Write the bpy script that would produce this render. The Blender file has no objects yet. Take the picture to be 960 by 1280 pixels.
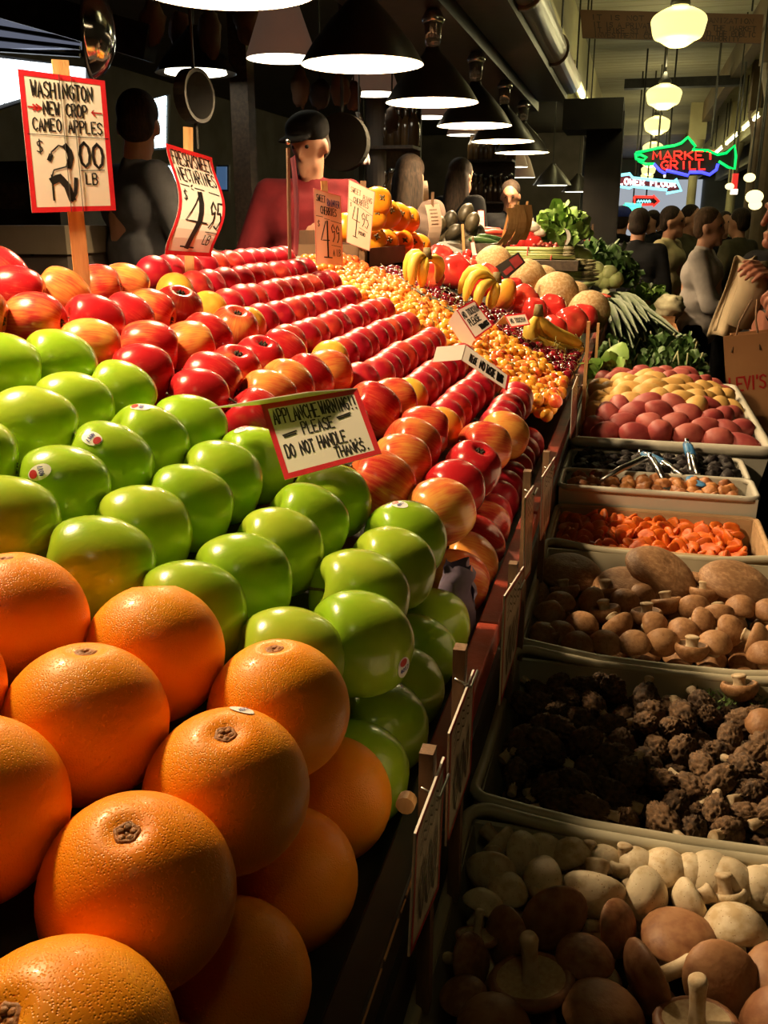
import bpy, bmesh, math, random
import numpy as np
from math import sin, cos, pi, radians, sqrt, atan, atan2
from mathutils import Vector, Matrix, Quaternion, noise

SC = bpy.context.scene
COL = SC.collection
R = random.Random(7)

# ------------------------------------------------------------------ camera
F, CX, CY, HC = 1160.0, 480.0, 640.0, 1.52          # focal length in pixels of the 960x1280 frame
VPX, VPY = 797.0, 277.0                             # vanishing point of the hall
PITCH = atan((CY - VPY) / F)
YAW = atan((VPX - CX) / (F / cos(PITCH)))
FWD = Vector((-sin(YAW) * cos(PITCH), cos(YAW) * cos(PITCH), -sin(PITCH)))
RGT = Vector((cos(YAW), sin(YAW), 0))
UPV = RGT.cross(FWD)
CAM = Vector((0, 0, HC))
cd = bpy.data.cameras.new('camera')
cd.sensor_fit = 'VERTICAL'; cd.sensor_height = 36; cd.lens = F / 1280 * 36
cd.clip_start = 0.02; cd.clip_end = 200
co = bpy.data.objects.new('camera', cd); COL.objects.link(co)
m3 = Matrix((RGT, UPV, -FWD)).transposed()
co.matrix_world = Matrix.Translation(CAM) @ m3.to_4x4()
SC.camera = co

# ------------------------------------------------------------------ world, exposure
w = bpy.data.worlds.new('world'); SC.world = w; w.use_nodes = True
w.node_tree.nodes['Background'].inputs[0].default_value = (0.55, 0.62, 0.8, 1)
w.node_tree.nodes['Background'].inputs[1].default_value = 0.012
SC.view_settings.view_transform = 'Standard'
SC.view_settings.look = 'None'
SC.view_settings.exposure = 0.0
SC.view_settings.gamma = 1.0
SC.view_settings.use_curve_mapping = False
try:
    SC.cycles.max_bounces = 6; SC.cycles.diffuse_bounces = 3; SC.cycles.glossy_bounces = 3
    SC.cycles.transmission_bounces = 4; SC.cycles.transparent_max_bounces = 6
    SC.cycles.sample_clamp_indirect = 4.0
    SC.cycles.caustics_reflective = False; SC.cycles.caustics_refractive = False
except Exception:
    pass
PENDANT_W = 95.0
WARM = (1.0, 0.72, 0.40)

# ------------------------------------------------------------------ pixels to places
def ray(px, py): return FWD + RGT * ((px - CX) / F) - UPV * ((py - CY) / F)
def at(px, py, d): return CAM + ray(px, py) * d
def atz(px, py, z): r = ray(px, py); return CAM + r * ((z - HC) / r.z)
def atx(px, py, x): r = ray(px, py); return CAM + r * (x / r.x)
def aty(px, py, y): r = ray(px, py); return CAM + r * (y / r.y)
def onp(px, py, p0, n):
    r = ray(px, py); n = Vector(n); return CAM + r * ((Vector(p0) - CAM).dot(n) / r.dot(n))
KS = 0.38                                           # slope of the fruit bank: z rises as x falls
def bank(x, o=0.0): return 1.205 + o + KS * (-0.195 - x)
def pl(px, py, o=0.0):
    r = ray(px, py); t = (1.205 + o - KS * 0.195 - HC) / (r.z + KS * r.x); return CAM + r * t
BN = Vector((KS, 0, 1)).normalized()

# ------------------------------------------------------------------ naming
def tag(o, label=None, cat=None, group=None, kind=None):
    if label: o['label'] = label
    if cat: o['category'] = cat
    if group: o['group'] = group
    if kind: o['kind'] = kind
    return o
def empty(name, loc, label=None, cat=None, group=None):
    o = bpy.data.objects.new(name, None); o.empty_display_size = 0.02
    o.location = Vector(loc); COL.objects.link(o)
    return tag(o, label, cat, group)
def wloc(o):
    v = Vector((0, 0, 0))
    while o is not None: v = v + Vector(o.location); o = o.parent
    return v
ORD = ['zeroth', 'first', 'second', 'third', 'fourth', 'fifth', 'sixth', 'seventh', 'eighth', 'ninth', 'tenth',
       'eleventh', 'twelfth', 'thirteenth', 'fourteenth', 'fifteenth', 'sixteenth', 'seventeenth', 'eighteenth',
       'nineteenth', 'twentieth'] + ['twenty-'+q for q in ('first', 'second', 'third', 'fourth', 'fifth', 'sixth', 'seventh', 'eighth', 'ninth')] + ['thirtieth'] + ['thirty-'+q for q in ('first', 'second', 'third', 'fourth', 'fifth', 'sixth', 'seventh', 'eighth', 'ninth')]

# ------------------------------------------------------------------ mesh builder
class MB:
    def __init__(s): s.v = []; s.f = []
    def add(s, vs, fs):
        b = len(s.v); s.v += [Vector(p) for p in vs]; s.f += [tuple(i + b for i in f) for f in fs]; return s
    def box(s, a, b):
        x0, y0, z0 = a; x1, y1, z1 = b
        return s.add([(x0,y0,z0),(x1,y0,z0),(x1,y1,z0),(x0,y1,z0),(x0,y0,z1),(x1,y0,z1),(x1,y1,z1),(x0,y1,z1)],
                     [(0,3,2,1),(4,5,6,7),(0,1,5,4),(1,2,6,5),(2,3,7,6),(3,0,4,7)])
    def hexa(s, p):   # eight points, bottom loop then top loop
        return s.add(p, [(0,3,2,1),(4,5,6,7),(0,1,5,4),(1,2,6,5),(2,3,7,6),(3,0,4,7)])
    def bar(s, a, b, wx, wy, up=(0, 0, 1)):
        a = Vector(a); b = Vector(b); d = (b - a).normalized(); u = Vector(up)
        if abs(d.dot(u)) > 0.99: u = Vector((0, 1, 0))
        x = d.cross(u).normalized() * wx / 2; y = x.cross(d).normalized() * wy / 2
        return s.hexa([a-x-y, a+x-y, a+x+y, a-x+y, b-x-y, b+x-y, b+x+y, b-x+y])
    def tube(s, pts, r, n=8, caps=True):
        pts = [Vector(p) for p in pts]; k = len(pts)
        rr = r if isinstance(r, (list, tuple)) else [r] * k
        t0 = (pts[1] - pts[0]).normalized()
        u = t0.orthogonal().normalized(); b = len(s.v)
        for i, p in enumerate(pts):
            t = (pts[min(i+1, k-1)] - pts[max(i-1, 0)])
            t = t.normalized() if t.length > 1e-9 else t0
            u = (u - t * u.dot(t)).normalized(); w_ = t.cross(u)
            for j in range(n):
                a = 2*pi*j/n; s.v.append(p + (u*cos(a) + w_*sin(a)) * rr[i])
        for i in range(k-1):
            for j in range(n):
                s.f.append((b+i*n+j, b+i*n+(j+1)%n, b+(i+1)*n+(j+1)%n, b+(i+1)*n+j))
        if caps:
            s.f.append(tuple(b+j for j in reversed(range(n)))); s.f.append(tuple(b+(k-1)*n+j for j in range(n)))
        return s
    def lathe(s, prof, n=24, c=(0, 0, 0), close=False, fn=None):
        c = Vector(c); b = len(s.v); k = len(prof)
        for i, (r, z) in enumerate(prof):
            for j in range(n):
                a = 2*pi*j/n; rr = r if fn is None else r * fn(a, z)
                s.v.append(c + Vector((rr*cos(a), rr*sin(a), z)))
        for i in range(k-1):
            for j in range(n):
                s.f.append((b+i*n+j, b+i*n+(j+1)%n, b+(i+1)*n+(j+1)%n, b+(i+1)*n+j))
        if prof[0][0] > 1e-4 and close: s.f.append(tuple(b+j for j in reversed(range(n))))
        if prof[-1][0] > 1e-4 and close: s.f.append(tuple(b+(k-1)*n+j for j in range(n)))
        return s
    def ball(s, c, r, n=12, m=8, sc=(1, 1, 1)):
        c = Vector(c); b = len(s.v)
        for i in range(m+1):
            t = pi*i/m
            for j in range(n):
                a = 2*pi*j/n
                s.v.append(c + Vector((sin(t)*cos(a)*sc[0], sin(t)*sin(a)*sc[1], cos(t)*sc[2])) * r)
        for i in range(m):
            for j in range(n):
                s.f.append((b+i*n+j, b+(i+1)*n+j, b+(i+1)*n+(j+1)%n, b+i*n+(j+1)%n))
        return s
    def grid(s, fn, nu, nv):
        b = len(s.v)
        for j in range(nv+1):
            for i in range(nu+1): s.v.append(Vector(fn(i/nu, j/nv)))
        for j in range(nv):
            for i in range(nu):
                q = b+j*(nu+1)+i; s.f.append((q, q+1, q+nu+2, q+nu+1))
        return s
    def slab(s, fn, nrm, t, nu, nv):   # a bent sheet with thickness
        b = len(s.v); nrm = Vector(nrm)
        for o in (0, -t):
            for j in range(nv+1):
                for i in range(nu+1): s.v.append(Vector(fn(i/nu, j/nv)) + nrm*o)
        N = (nu+1)*(nv+1)
        for j in range(nv):
            for i in range(nu):
                q = b+j*(nu+1)+i
                s.f.append((q, q+1, q+nu+2, q+nu+1)); s.f.append((q+N, q+N+nu+1, q+N+nu+2, q+N+1))
        ring = [i for i in range(nu+1)] + [j*(nu+1)+nu for j in range(1, nv+1)] + \
               [nv*(nu+1)+i for i in range(nu-1, -1, -1)] + [j*(nu+1) for j in range(nv-1, 0, -1)]
        for a, c in zip(ring, ring[1:]+ring[:1]): s.f.append((b+a, b+a+N, b+c+N, b+c))
        return s
    def mesh(s, name, mat=None, smooth=False, off=Vector((0, 0, 0)), weld=True):
        me = bpy.data.meshes.new(name)
        me.from_pydata([tuple(p - off) for p in s.v], [], s.f)
        if weld:
            bm = bmesh.new(); bm.from_mesh(me); bmesh.ops.remove_doubles(bm, verts=bm.verts, dist=1e-6)
            bmesh.ops.recalc_face_normals(bm, faces=bm.faces); bm.to_mesh(me); bm.free()
        if mat is not None: me.materials.append(mat)
        if smooth: me.polygons.foreach_set('use_smooth', [True]*len(me.polygons))
        me.update(); return me
    def build(s, name, mat=None, parent=None, smooth=False, label=None, cat=None, group=None, kind=None, weld=True):
        if parent is not None: off = wloc(parent)
        else:
            lo = [min(p[i] for p in s.v) for i in range(3)]; hi = [max(p[i] for p in s.v) for i in range(3)]
            off = Vector(((lo[0]+hi[0])/2, (lo[1]+hi[1])/2, lo[2]))
        me = s.mesh(name, mat, smooth, off, weld)
        o = bpy.data.objects.new(name, me); COL.objects.link(o)
        if parent is not None: o.parent = parent
        else: o.location = off
        return tag(o, label, cat, group, kind)
def put(name, me, parent=None, loc=(0, 0, 0), rot=None, scale=None, **k):
    o = bpy.data.objects.new(name, me); COL.objects.link(o)
    if parent is not None: o.parent = parent
    o.location = Vector(loc)
    if rot is not None: o.rotation_mode = 'QUATERNION'; o.rotation_quaternion = rot
    if scale is not None: o.scale = (scale,)*3 if isinstance(scale, (int, float)) else scale
    return tag(o, **k)
def aim(d, spin=0.0):
    q = Vector((0, 0, 1)).rotation_difference(Vector(d).normalized())
    return q @ Quaternion((0, 0, 1), spin)
def crom(pts, n):
    out = []
    P = [pts[0]] + list(pts) + [pts[-1]]
    for i in range(1, len(P)-2):
        for k in range(n):
            t = k/n; a, b, c, d = P[i-1], P[i], P[i+1], P[i+2]
            out.append(tuple(0.5*((2*b[q]) + (-a[q]+c[q])*t + (2*a[q]-5*b[q]+4*c[q]-d[q])*t*t + (-a[q]+3*b[q]-3*c[q]+d[q])*t**3) for q in range(len(b))))
    out.append(tuple(pts[-1])); return out

# ------------------------------------------------------------------ materials
def mat(name, col=(0.5, 0.5, 0.5), rough=0.5, metal=0.0, emit=None, es=0.0, spec=0.5, coat=0.0, sss=0.0, alpha=1.0,
        trans=0.0, var=None, vscale=8.0, bump=0.0, bscale=60.0, objvar=0.0, coords='Object', vpow=(0.35, 0.65), stretch=None, spots=None, ior=1.45):
    """var: second colour mixed in by noise; objvar: brightness and hue shift by object"""
    m = bpy.data.materials.new(name); m.use_nodes = True; nt = m.node_tree; N = nt.nodes; L = nt.links
    p = N['Principled BSDF']
    p.inputs['Base Color'].default_value = (*col, 1); p.inputs['Roughness'].default_value = rough
    p.inputs['Metallic'].default_value = metal; p.inputs['Specular IOR Level'].default_value = spec
    p.inputs['Coat Weight'].default_value = coat; p.inputs['Coat Roughness'].default_value = 0.08
    p.inputs['IOR'].default_value = ior
    if sss: p.inputs['Subsurface Weight'].default_value = sss; p.inputs['Subsurface Radius'].default_value = (0.02, 0.008, 0.004); p.inputs['Subsurface Scale'].default_value = 0.5
    if trans: p.inputs['Transmission Weight'].default_value = trans
    if alpha < 1: p.inputs['Alpha'].default_value = alpha
    if emit: p.inputs['Emission Color'].default_value = (*emit, 1); p.inputs['Emission Strength'].default_value = es
    tc = N.new('ShaderNodeTexCoord'); vec = tc.outputs[coords]
    if stretch:
        mp = N.new('ShaderNodeMapping'); mp.inputs['Scale'].default_value = stretch; L.new(vec, mp.inputs[0]); vec2 = mp.outputs[0]
    else: vec2 = vec
    oi = N.new('ShaderNodeObjectInfo')
    def jitter(v):
        a = N.new('ShaderNodeVectorMath'); a.operation = 'ADD'; L.new(v, a.inputs[0])
        k = N.new('ShaderNodeVectorMath'); k.operation = 'SCALE'; k.inputs[0].default_value = (7.3, 3.1, 5.7); L.new(oi.outputs['Random'], k.inputs['Scale']); L.new(k.outputs[0], a.inputs[1]); return a.outputs[0]
    out = None
    if var:
        nz = N.new('ShaderNodeTexNoise'); nz.inputs['Scale'].default_value = vscale; nz.inputs['Detail'].default_value = 5
        L.new(jitter(vec2), nz.inputs['Vector'])
        mr = N.new('ShaderNodeMapRange'); mr.inputs[1].default_value, mr.inputs[2].default_value = vpow
        if objvar:   # the amount of the second colour changes from object to object
            ad = N.new('ShaderNodeMath'); ad.operation = 'MULTIPLY_ADD'; ad.inputs[1].default_value = objvar; ad.inputs[2].default_value = -objvar/2
            L.new(oi.outputs['Random'], ad.inputs[0]); s2 = N.new('ShaderNodeMath'); s2.operation = 'ADD'; L.new(nz.outputs['Fac'], s2.inputs[0]); L.new(ad.outputs[0], s2.inputs[1]); L.new(s2.outputs[0], mr.inputs[0])
        else: L.new(nz.outputs['Fac'], mr.inputs[0])
        mx = N.new('ShaderNodeMix'); mx.data_type = 'RGBA'; mx.inputs[6].default_value = (*col, 1); mx.inputs[7].default_value = (*var, 1)
        L.new(mr.outputs[0], mx.inputs[0]); out = mx.outputs[2]
    if spots:       # small specks
        sc_, colr, thr = spots
        vo = N.new('ShaderNodeTexVoronoi'); vo.inputs['Scale'].default_value = sc_; L.new(jitter(vec), vo.inputs['Vector'])
        lt = N.new('ShaderNodeMath'); lt.operation = 'LESS_THAN'; lt.inputs[1].default_value = thr; L.new(vo.outputs['Distance'], lt.inputs[0])
        m2 = N.new('ShaderNodeMix'); m2.data_type = 'RGBA'; m2.inputs[7].default_value = (*colr, 1); L.new(lt.outputs[0], m2.inputs[0])
        if out is not None: L.new(out, m2.inputs[6])
        else: m2.inputs[6].default_value = (*col, 1)
        out = m2.outputs[2]
    if out is not None: L.new(out, p.inputs['Base Color'])
    if bump:
        b = N.new('ShaderNodeTexNoise'); b.inputs['Scale'].default_value = bscale; b.inputs['Detail'].default_value = 3; L.new(vec2, b.inputs['Vector'])
        bp = N.new('ShaderNodeBump'); bp.inputs['Strength'].default_value = bump; bp.inputs['Distance'].default_value = 0.002
        L.new(b.outputs['Fac'], bp.inputs['Height']); L.new(bp.outputs[0], p.inputs['Normal'])
    return m
def glow(name, col, s):
    m = bpy.data.materials.new(name); m.use_nodes = True; nt = m.node_tree
    p = nt.nodes['Principled BSDF']; p.inputs['Base Color'].default_value = (*col, 1)
    p.inputs['Emission Color'].default_value = (*col, 1); p.inputs['Emission Strength'].default_value = s
    m.cycles.emission_sampling = 'AUTO' if hasattr(m, 'cycles') else 'AUTO'
    return m

M = dict(
 black=mat('black_paint', (0.012, 0.011, 0.010), 0.45, var=(0.03, 0.026, 0.02), vscale=14),
 darkwood=mat('dark_wood', (0.035, 0.022, 0.014), 0.6, var=(0.07, 0.045, 0.028), vscale=9, stretch=(6, 1, 6)),
 redpaint=mat('red_painted_wood', (0.36, 0.045, 0.022), 0.5, var=(0.20, 0.028, 0.016), vscale=16, bump=0.3, bscale=90),
 stake=mat('pine_stake', (0.62, 0.36, 0.15), 0.6, var=(0.48, 0.25, 0.09), vscale=40, stretch=(3, 3, 0.4), bump=0.2, bscale=120),
 stakedull=mat('weathered_stake', (0.20, 0.11, 0.055), 0.75, var=(0.13, 0.07, 0.035), vscale=40, stretch=(3, 3, 0.4), bump=0.3, bscale=120),
 card=mat('white_card', (0.80, 0.76, 0.70), 0.35, var=(0.75, 0.70, 0.63), vscale=5),
 cardred=mat('red_card_border', (0.58, 0.02, 0.03), 0.35, var=(0.5, 0.015, 0.025), vscale=30),
 ink=mat('black_ink', (0.008, 0.007, 0.007), 0.4, var=(0.014, 0.012, 0.012), vscale=40),
 inkred=mat('red_ink', (0.45, 0.02, 0.02), 0.4, var=(0.4, 0.015, 0.015), vscale=40),
 inkred2=mat('red_marker', (0.45, 0.02, 0.02), 0.4, var=(0.4, 0.015, 0.015), vscale=40),
 inkblue=mat('blue_ink', (0.02, 0.03, 0.2), 0.4, var=(0.03, 0.04, 0.25), vscale=40),
 wire=mat('wire', (0.5, 0.48, 0.44), 0.3, 1.0, var=(0.35, 0.33, 0.3), vscale=60),
 steel=mat('steel', (0.55, 0.55, 0.55), 0.25, 1.0, var=(0.45, 0.45, 0.46), vscale=30),
 sticker=mat('sticker_paper', (0.85, 0.84, 0.82), 0.3, var=(0.8, 0.79, 0.78), vscale=20),
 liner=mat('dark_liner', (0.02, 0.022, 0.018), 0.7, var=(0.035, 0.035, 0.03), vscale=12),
)
# ================================================================== the setting
M.update(
 soot=mat('soot_black_paint', (.004, .0038, .0035), .7, spec=.2, var=(.008, .007, .006), vscale=6),
 floor=mat('worn_tile_floor', (0.06, 0.045, 0.035), 0.5, var=(0.03, 0.024, 0.02), vscale=3),
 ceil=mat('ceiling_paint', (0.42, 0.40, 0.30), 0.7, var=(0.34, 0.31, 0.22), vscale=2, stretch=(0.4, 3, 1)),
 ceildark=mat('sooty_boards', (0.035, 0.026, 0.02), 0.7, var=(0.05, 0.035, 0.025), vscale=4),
 cream=mat('cream_beam_paint', (0.62, 0.58, 0.34), 0.6, var=(0.5, 0.45, 0.26), vscale=3, stretch=(1, 0.3, 1)),
 brownbeam=mat('brown_beam_paint', (0.16, 0.11, 0.06), 0.55, var=(0.11, 0.07, 0.04), vscale=5, stretch=(1, 0.3, 1)),
 pipe=mat('painted_pipe', (0.14, 0.085, 0.05), 0.35, var=(0.08, 0.05, 0.03), vscale=5, stretch=(1, 0.2, 1)),
 wall=mat('dim_wall_paint', (0.11, 0.09, 0.075), 0.8, var=(0.07, 0.055, 0.045), vscale=3),
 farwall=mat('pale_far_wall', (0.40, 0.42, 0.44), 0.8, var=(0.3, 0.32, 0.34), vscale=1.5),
 tray=mat('tray_plastic', (0.46, 0.42, 0.31), 0.42, var=(0.38, 0.33, 0.23), vscale=7, sss=0.0, bump=0.1, bscale=30),
 tub=mat('white_tub_plastic', (0.55, 0.52, 0.44), 0.4, var=(0.47, 0.44, 0.36), vscale=6),
 boxwood=mat('pale_box_board', (0.50, 0.32, 0.17), 0.7, var=(0.42, 0.26, 0.13), vscale=14, stretch=(1, 4, 4)),
 cardboard=mat('brown_cardboard', (0.16, 0.085, 0.045), 0.8, var=(0.11, 0.06, 0.032), vscale=12),
)
YF = 38.0
def struct(mb, name, m, parent=None, **k):
    return mb.build(name, m, parent, kind=None if parent is not None else 'structure', **k)
struct(MB().box((-5, -2, -0.1), (6, YF, 0)), 'floor', M['floor'])
ceiling = struct(MB().box((-0.95, -2, 3.74), (6, YF, 3.8)), 'ceiling', M['brownbeam'])
plank = MB().box((-1.35, -0.118, 0), (1.35, 0.118, 0.02)).mesh('plank', M['ceil'])
cl = wloc(ceiling)
for i in range(90):
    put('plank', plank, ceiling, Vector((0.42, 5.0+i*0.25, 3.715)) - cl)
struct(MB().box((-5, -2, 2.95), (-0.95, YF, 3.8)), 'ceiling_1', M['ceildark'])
struct(MB().box((-5.1, -2, 0), (-5, YF, 3.8)), 'wall_left', M['wall'])
struct(MB().box((6, -2, 0), (6.1, YF, 3.8)), 'wall_right', M['wall'])
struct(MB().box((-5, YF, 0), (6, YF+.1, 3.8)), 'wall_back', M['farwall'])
struct(MB().box((-5, -2.1, 0), (6, -2, 3.8)), 'wall_front', M['wall'])
# long beams of the hall
struct(MB().box((-0.98, -2, 2.92), (-0.80, YF, 3.74)), 'trim_1', M['cream'])
struct(MB().box((1.78, 4, 2.98), (1.98, YF, 3.74)), 'trim_2', M['cream'])
struct(MB().box((2.62, 4, 2.94), (2.84, YF, 3.74)), 'trim_3', M['cream'])
struct(MB().box((1.06, 4, 3.36), (1.20, YF, 3.74)), 'trim_4', M['brownbeam'])
struct(MB().box((-1.25, -0.4, 2.372), (-0.845, 8.2, 2.60)), 'trim_5', M['black'])       # low beam that carries the pendants
struct(MB().box((-0.84, -0.4, 2.44), (-0.62, 8.2, 2.74)), 'trim_6', M['black'])
tb = MB().tube([(-0.60, 1.5, 2.57), (-0.60, 8.15, 2.57)], 0.085, 20)
for yy in (3.2, 4.9, 6.6): tb.tube([(-0.60, yy-.03, 2.57), (-0.60, yy+.03, 2.57)], 0.10, 20)
o = struct(tb, 'trim_7', M['pipe']); 
for p in o.data.polygons: p.use_smooth = len(p.vertices) == 4
struct(MB().box((-0.32, 14.4, 3.28), (1.25, 14.6, 3.40)), 'trim_8', M['black'])
# square column with a ledge box at the end of the stall
struct(MB().box((-0.44, 8.0, 0), (-0.16, 8.3, 2.34)), 'trim_9', M['soot'])
struct(MB().box((-0.62, 7.85, 2.20), (-0.17, 8.4, 2.42)), 'trim_10', M['soot'])
for k, (x, y) in enumerate(((1.25, 11.0), (1.6, 15.5), (1.0, 20.5), (1.75, 20.5))):
    cb = MB().lathe([(.13, 0), (.13, .3), (.09, .34), (.085, 2.7), (.12, 2.85), (.16, 2.98), (.16, 3.1)], 16, (x, y, 0))
    cb.box((x-.16, y-.16, 3.05), (x+.16, y+.16, 3.74))
    struct(cb, 'trim_%d' % (11+k), M['brownbeam'] if k < 2 else M['cream'], smooth=False)

# ------------------------------------------------------------------ stall furniture
BO = -0.0439                                           # board lies one apple radius below the fruit centres
stand = empty('display_stand', (-0.5, 4.4, 0), 'long dark sloping wooden fruit stand under the fruit rows', 'stand')
def prism_y(poly, y0, y1):
    n = len(poly); mb = MB()
    mb.add([(x, y0, z) for x, z in poly] + [(x, y1, z) for x, z in poly],
           [tuple(range(n))[::-1], tuple(range(n, 2*n))] + [(i, (i+1) % n, n+(i+1) % n, n+i) for i in range(n)])
    return mb
xe = -0.222
prism_y([(-0.90, bank(-0.90, BO)), (-0.90, bank(-0.90, BO)-.02), (xe, bank(xe, BO)-.02), (xe, bank(xe, BO))], 0.12, 6.9).build('slope_board', M['liner'], stand)
prism_y([(xe+.001, bank(xe, BO)-.001), (xe-.015, bank(xe, BO)-.021), (xe-.015, 1.07), (xe+.001, 1.07)], 0.12, 6.9).build('riser_board', M['liner'], stand)
MB().box((xe-.02, 0.12, 1.05), (-0.110, 6.9, 1.069)).build('ledge_board', M['black'], stand)
MB().box((-0.128, 0.12, 0.0), (-0.112, 6.9, 1.049)).build('front_panel', M['black'], stand)
MB().box((-0.90, 0.12, 0.0), (-0.88, 6.9, 1.40)).build('back_panel', M['black'], stand)
# rail in lengths: black at the oranges, red beyond
y = 0.14
for i, L in enumerate((0.50, 0.30, 0.42, 0.50, 0.60, 0.80, 1.1, 1.3)):
    rb = MB().box((-0.137, y, 1.0695), (-0.114, y+L-.006, 1.098+.002*(i % 2)))
    r_ = rb.build('rail_board', M['black'] if i == 0 else M['redpaint'], stand)
    if i == 0: tag(r_, 'black painted rail board with a chipped edge')
    bv = r_.modifiers.new('bevel', 'BEVEL'); bv.width = 0.002; bv.segments = 2
    y += L
# chipped pale edge of the near black board
cb = MB(); yy = 0.16
while yy < 0.60:
    l = R.uniform(.01, .05); cb.box((-0.1145, yy, 1.0955), (-0.1132, yy+l, 1.0955+R.uniform(.001, .0025))); yy += l+R.uniform(0, .012)
cb.build('chipped_edge', M['boxwood'], stand)

tbl = empty('market_table', (0.1, 2.6, 0), 'low black market table carrying the mushroom trays and tubs', 'table')
MB().box((-0.110, 0.15, 0.84), (0.272, 4.6, 0.868)).build('table_top', M['black'], tbl)
MB().box((-0.105, 0.17, 0.30), (0.26, 4.58, 0.84)).build('apron', M['black'], tbl)
for lx in (-0.09, 0.20):
    for ly in (0.22, 1.6, 3.0, 4.5): MB().box((lx, ly, 0), (lx+.05, ly+.05, .30)).build('table_leg', M['black'], tbl)

def tray(name, x0, x1, y0, y1, z0, z1, m, label, cat='tray', t=0.006, hump=0.0, lip=0.006, flare=0.012):
    e = empty(name, ((x0+x1)/2, (y0+y1)/2, z0), label, cat)
    b = MB(); fl = flare
    b.box((x0+fl, y0+fl, z0), (x1-fl, y1-fl, z0+t))
    def wall(a0, a1, b0, b1):   # bottom pts a, top pts b (each outer pair), inward normal handled by offset
        pass
    def ringp(o, z, s): return [(x0+o, y0+o, z), (x1-o, y0+o, z), (x1-o, y1-o, z), (x0+o, y1-o, z)]
    ou0, ou1 = ringp(fl, z0, 0), ringp(0, z1, 0); in0, in1 = ringp(fl+t, z0+t, 0), ringp(t, z1, 0)
    bmv = b
    n0 = len(b.v)
    b.add(ou0+ou1+in0+in1, [(i, (i+1) % 4, 4+(i+1) % 4, 4+i) for i in range(4)] + [(8+(i+1) % 4, 8+i, 12+i, 12+(i+1) % 4) for i in range(4)]
          + [(4+i, 4+(i+1) % 4, 12+(i+1) % 4, 12+i) for i in range(4)])
    b.build('tray_body', m, e, weld=False)
    # rolled lip with rounded corners, raised at the corners
    pts = []; rc = 0.02
    for (cx, cy, a0) in ((x1-rc, y1-rc, 0), (x0+rc, y1-rc, 90), (x0+rc, y0+rc, 180), (x1-rc, y0+rc, 270)):
        for k in range(5):
            a = radians(a0+k*22.5); pts.append((cx+rc*cos(a), cy+rc*sin(a), z1+hump*.6))
    full = []
    for i, p in enumerate(pts):
        q = pts[(i+1) % len(pts)]; full.append(p)
        d = (Vector(q)-Vector(p)).length
        if d > .05:
            for s in (.12, .25, .5, .75, .88): full.append(tuple(Vector(p).lerp(Vector(q), s) - Vector((0, 0, hump*.6*min(1, sin(pi*s)*1.2)))))
    full.append(full[0]); full.append(full[1])
    MB().tube(full, lip, 8, False).build('rolled_lip', m, e, smooth=True)
    if False:   # corner gussets that rise towards the lip
        for (cx, sx) in ((x0, 1), (x1, -1)):
            for (cy, sy) in ((y0, 1), (y1, -1)):
                MB().add([(cx+sx*.002, cy+sy*.002, z1-.01), (cx+sx*.075, cy+sy*.002, z1-.004), (cx+sx*.002, cy+sy*.075, z1-.004), (cx+sx*.004, cy+sy*.004, z1+hump*.6)],
                      [(0, 1, 3), (0, 3, 2), (1, 2, 3)]).build('corner_gusset', m, e)
    return e
TX0, TX1 = -0.108, 0.262
tray('mushroom_tray', TX0, TX1, 0.385, 0.722, 0.869, 1.0, M['tray'], 'dull cream plastic tray of white and shiitake mushrooms nearest the camera', hump=.02)
tray('mushroom_tray', TX0, TX1, 0.735, 1.062, 0.869, 1.0, M['tray'], 'dull cream plastic tray heaped with dark morels', hump=.02)
tray('mushroom_tray', TX0, TX1, 1.078, 1.486, 0.869, 1.0, M['tray'], 'dull cream plastic tray of cremini mushrooms and big portobello caps', hump=.02)
tray('dried_fruit_box', TX0, TX1-.01, 1.50, 1.735, 0.869, 1.0, M['boxwood'], 'pale open box filled with dried apricots', 'box', t=.008, lip=.005, flare=.004)
tray('dried_fruit_tray', TX0, TX1-.01, 1.742, 1.875, 0.869, 1.035, M['tub'], 'narrow white tray of brown dried figs behind the apricots', flare=.004)
tray('dried_fruit_tray', TX0, TX1-.01, 1.882, 2.065, 0.869, 1.03, M['tub'], 'white tray of black prunes in front of the potatoes', flare=.004)
tray('potato_tub', TX0, TX1+.05, 2.075, 2.90, 0.869, 1.05, M['tub'], 'wide white plastic tub heaped with potatoes', 'tub', flare=.03, lip=.012)
tray('greens_crate', TX0, TX1+.006, 2.925, 3.72, 0.869, 1.03, M['darkwood'], 'dark crate packed with leafy kale behind the potatoes', 'crate', flare=.004)
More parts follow.
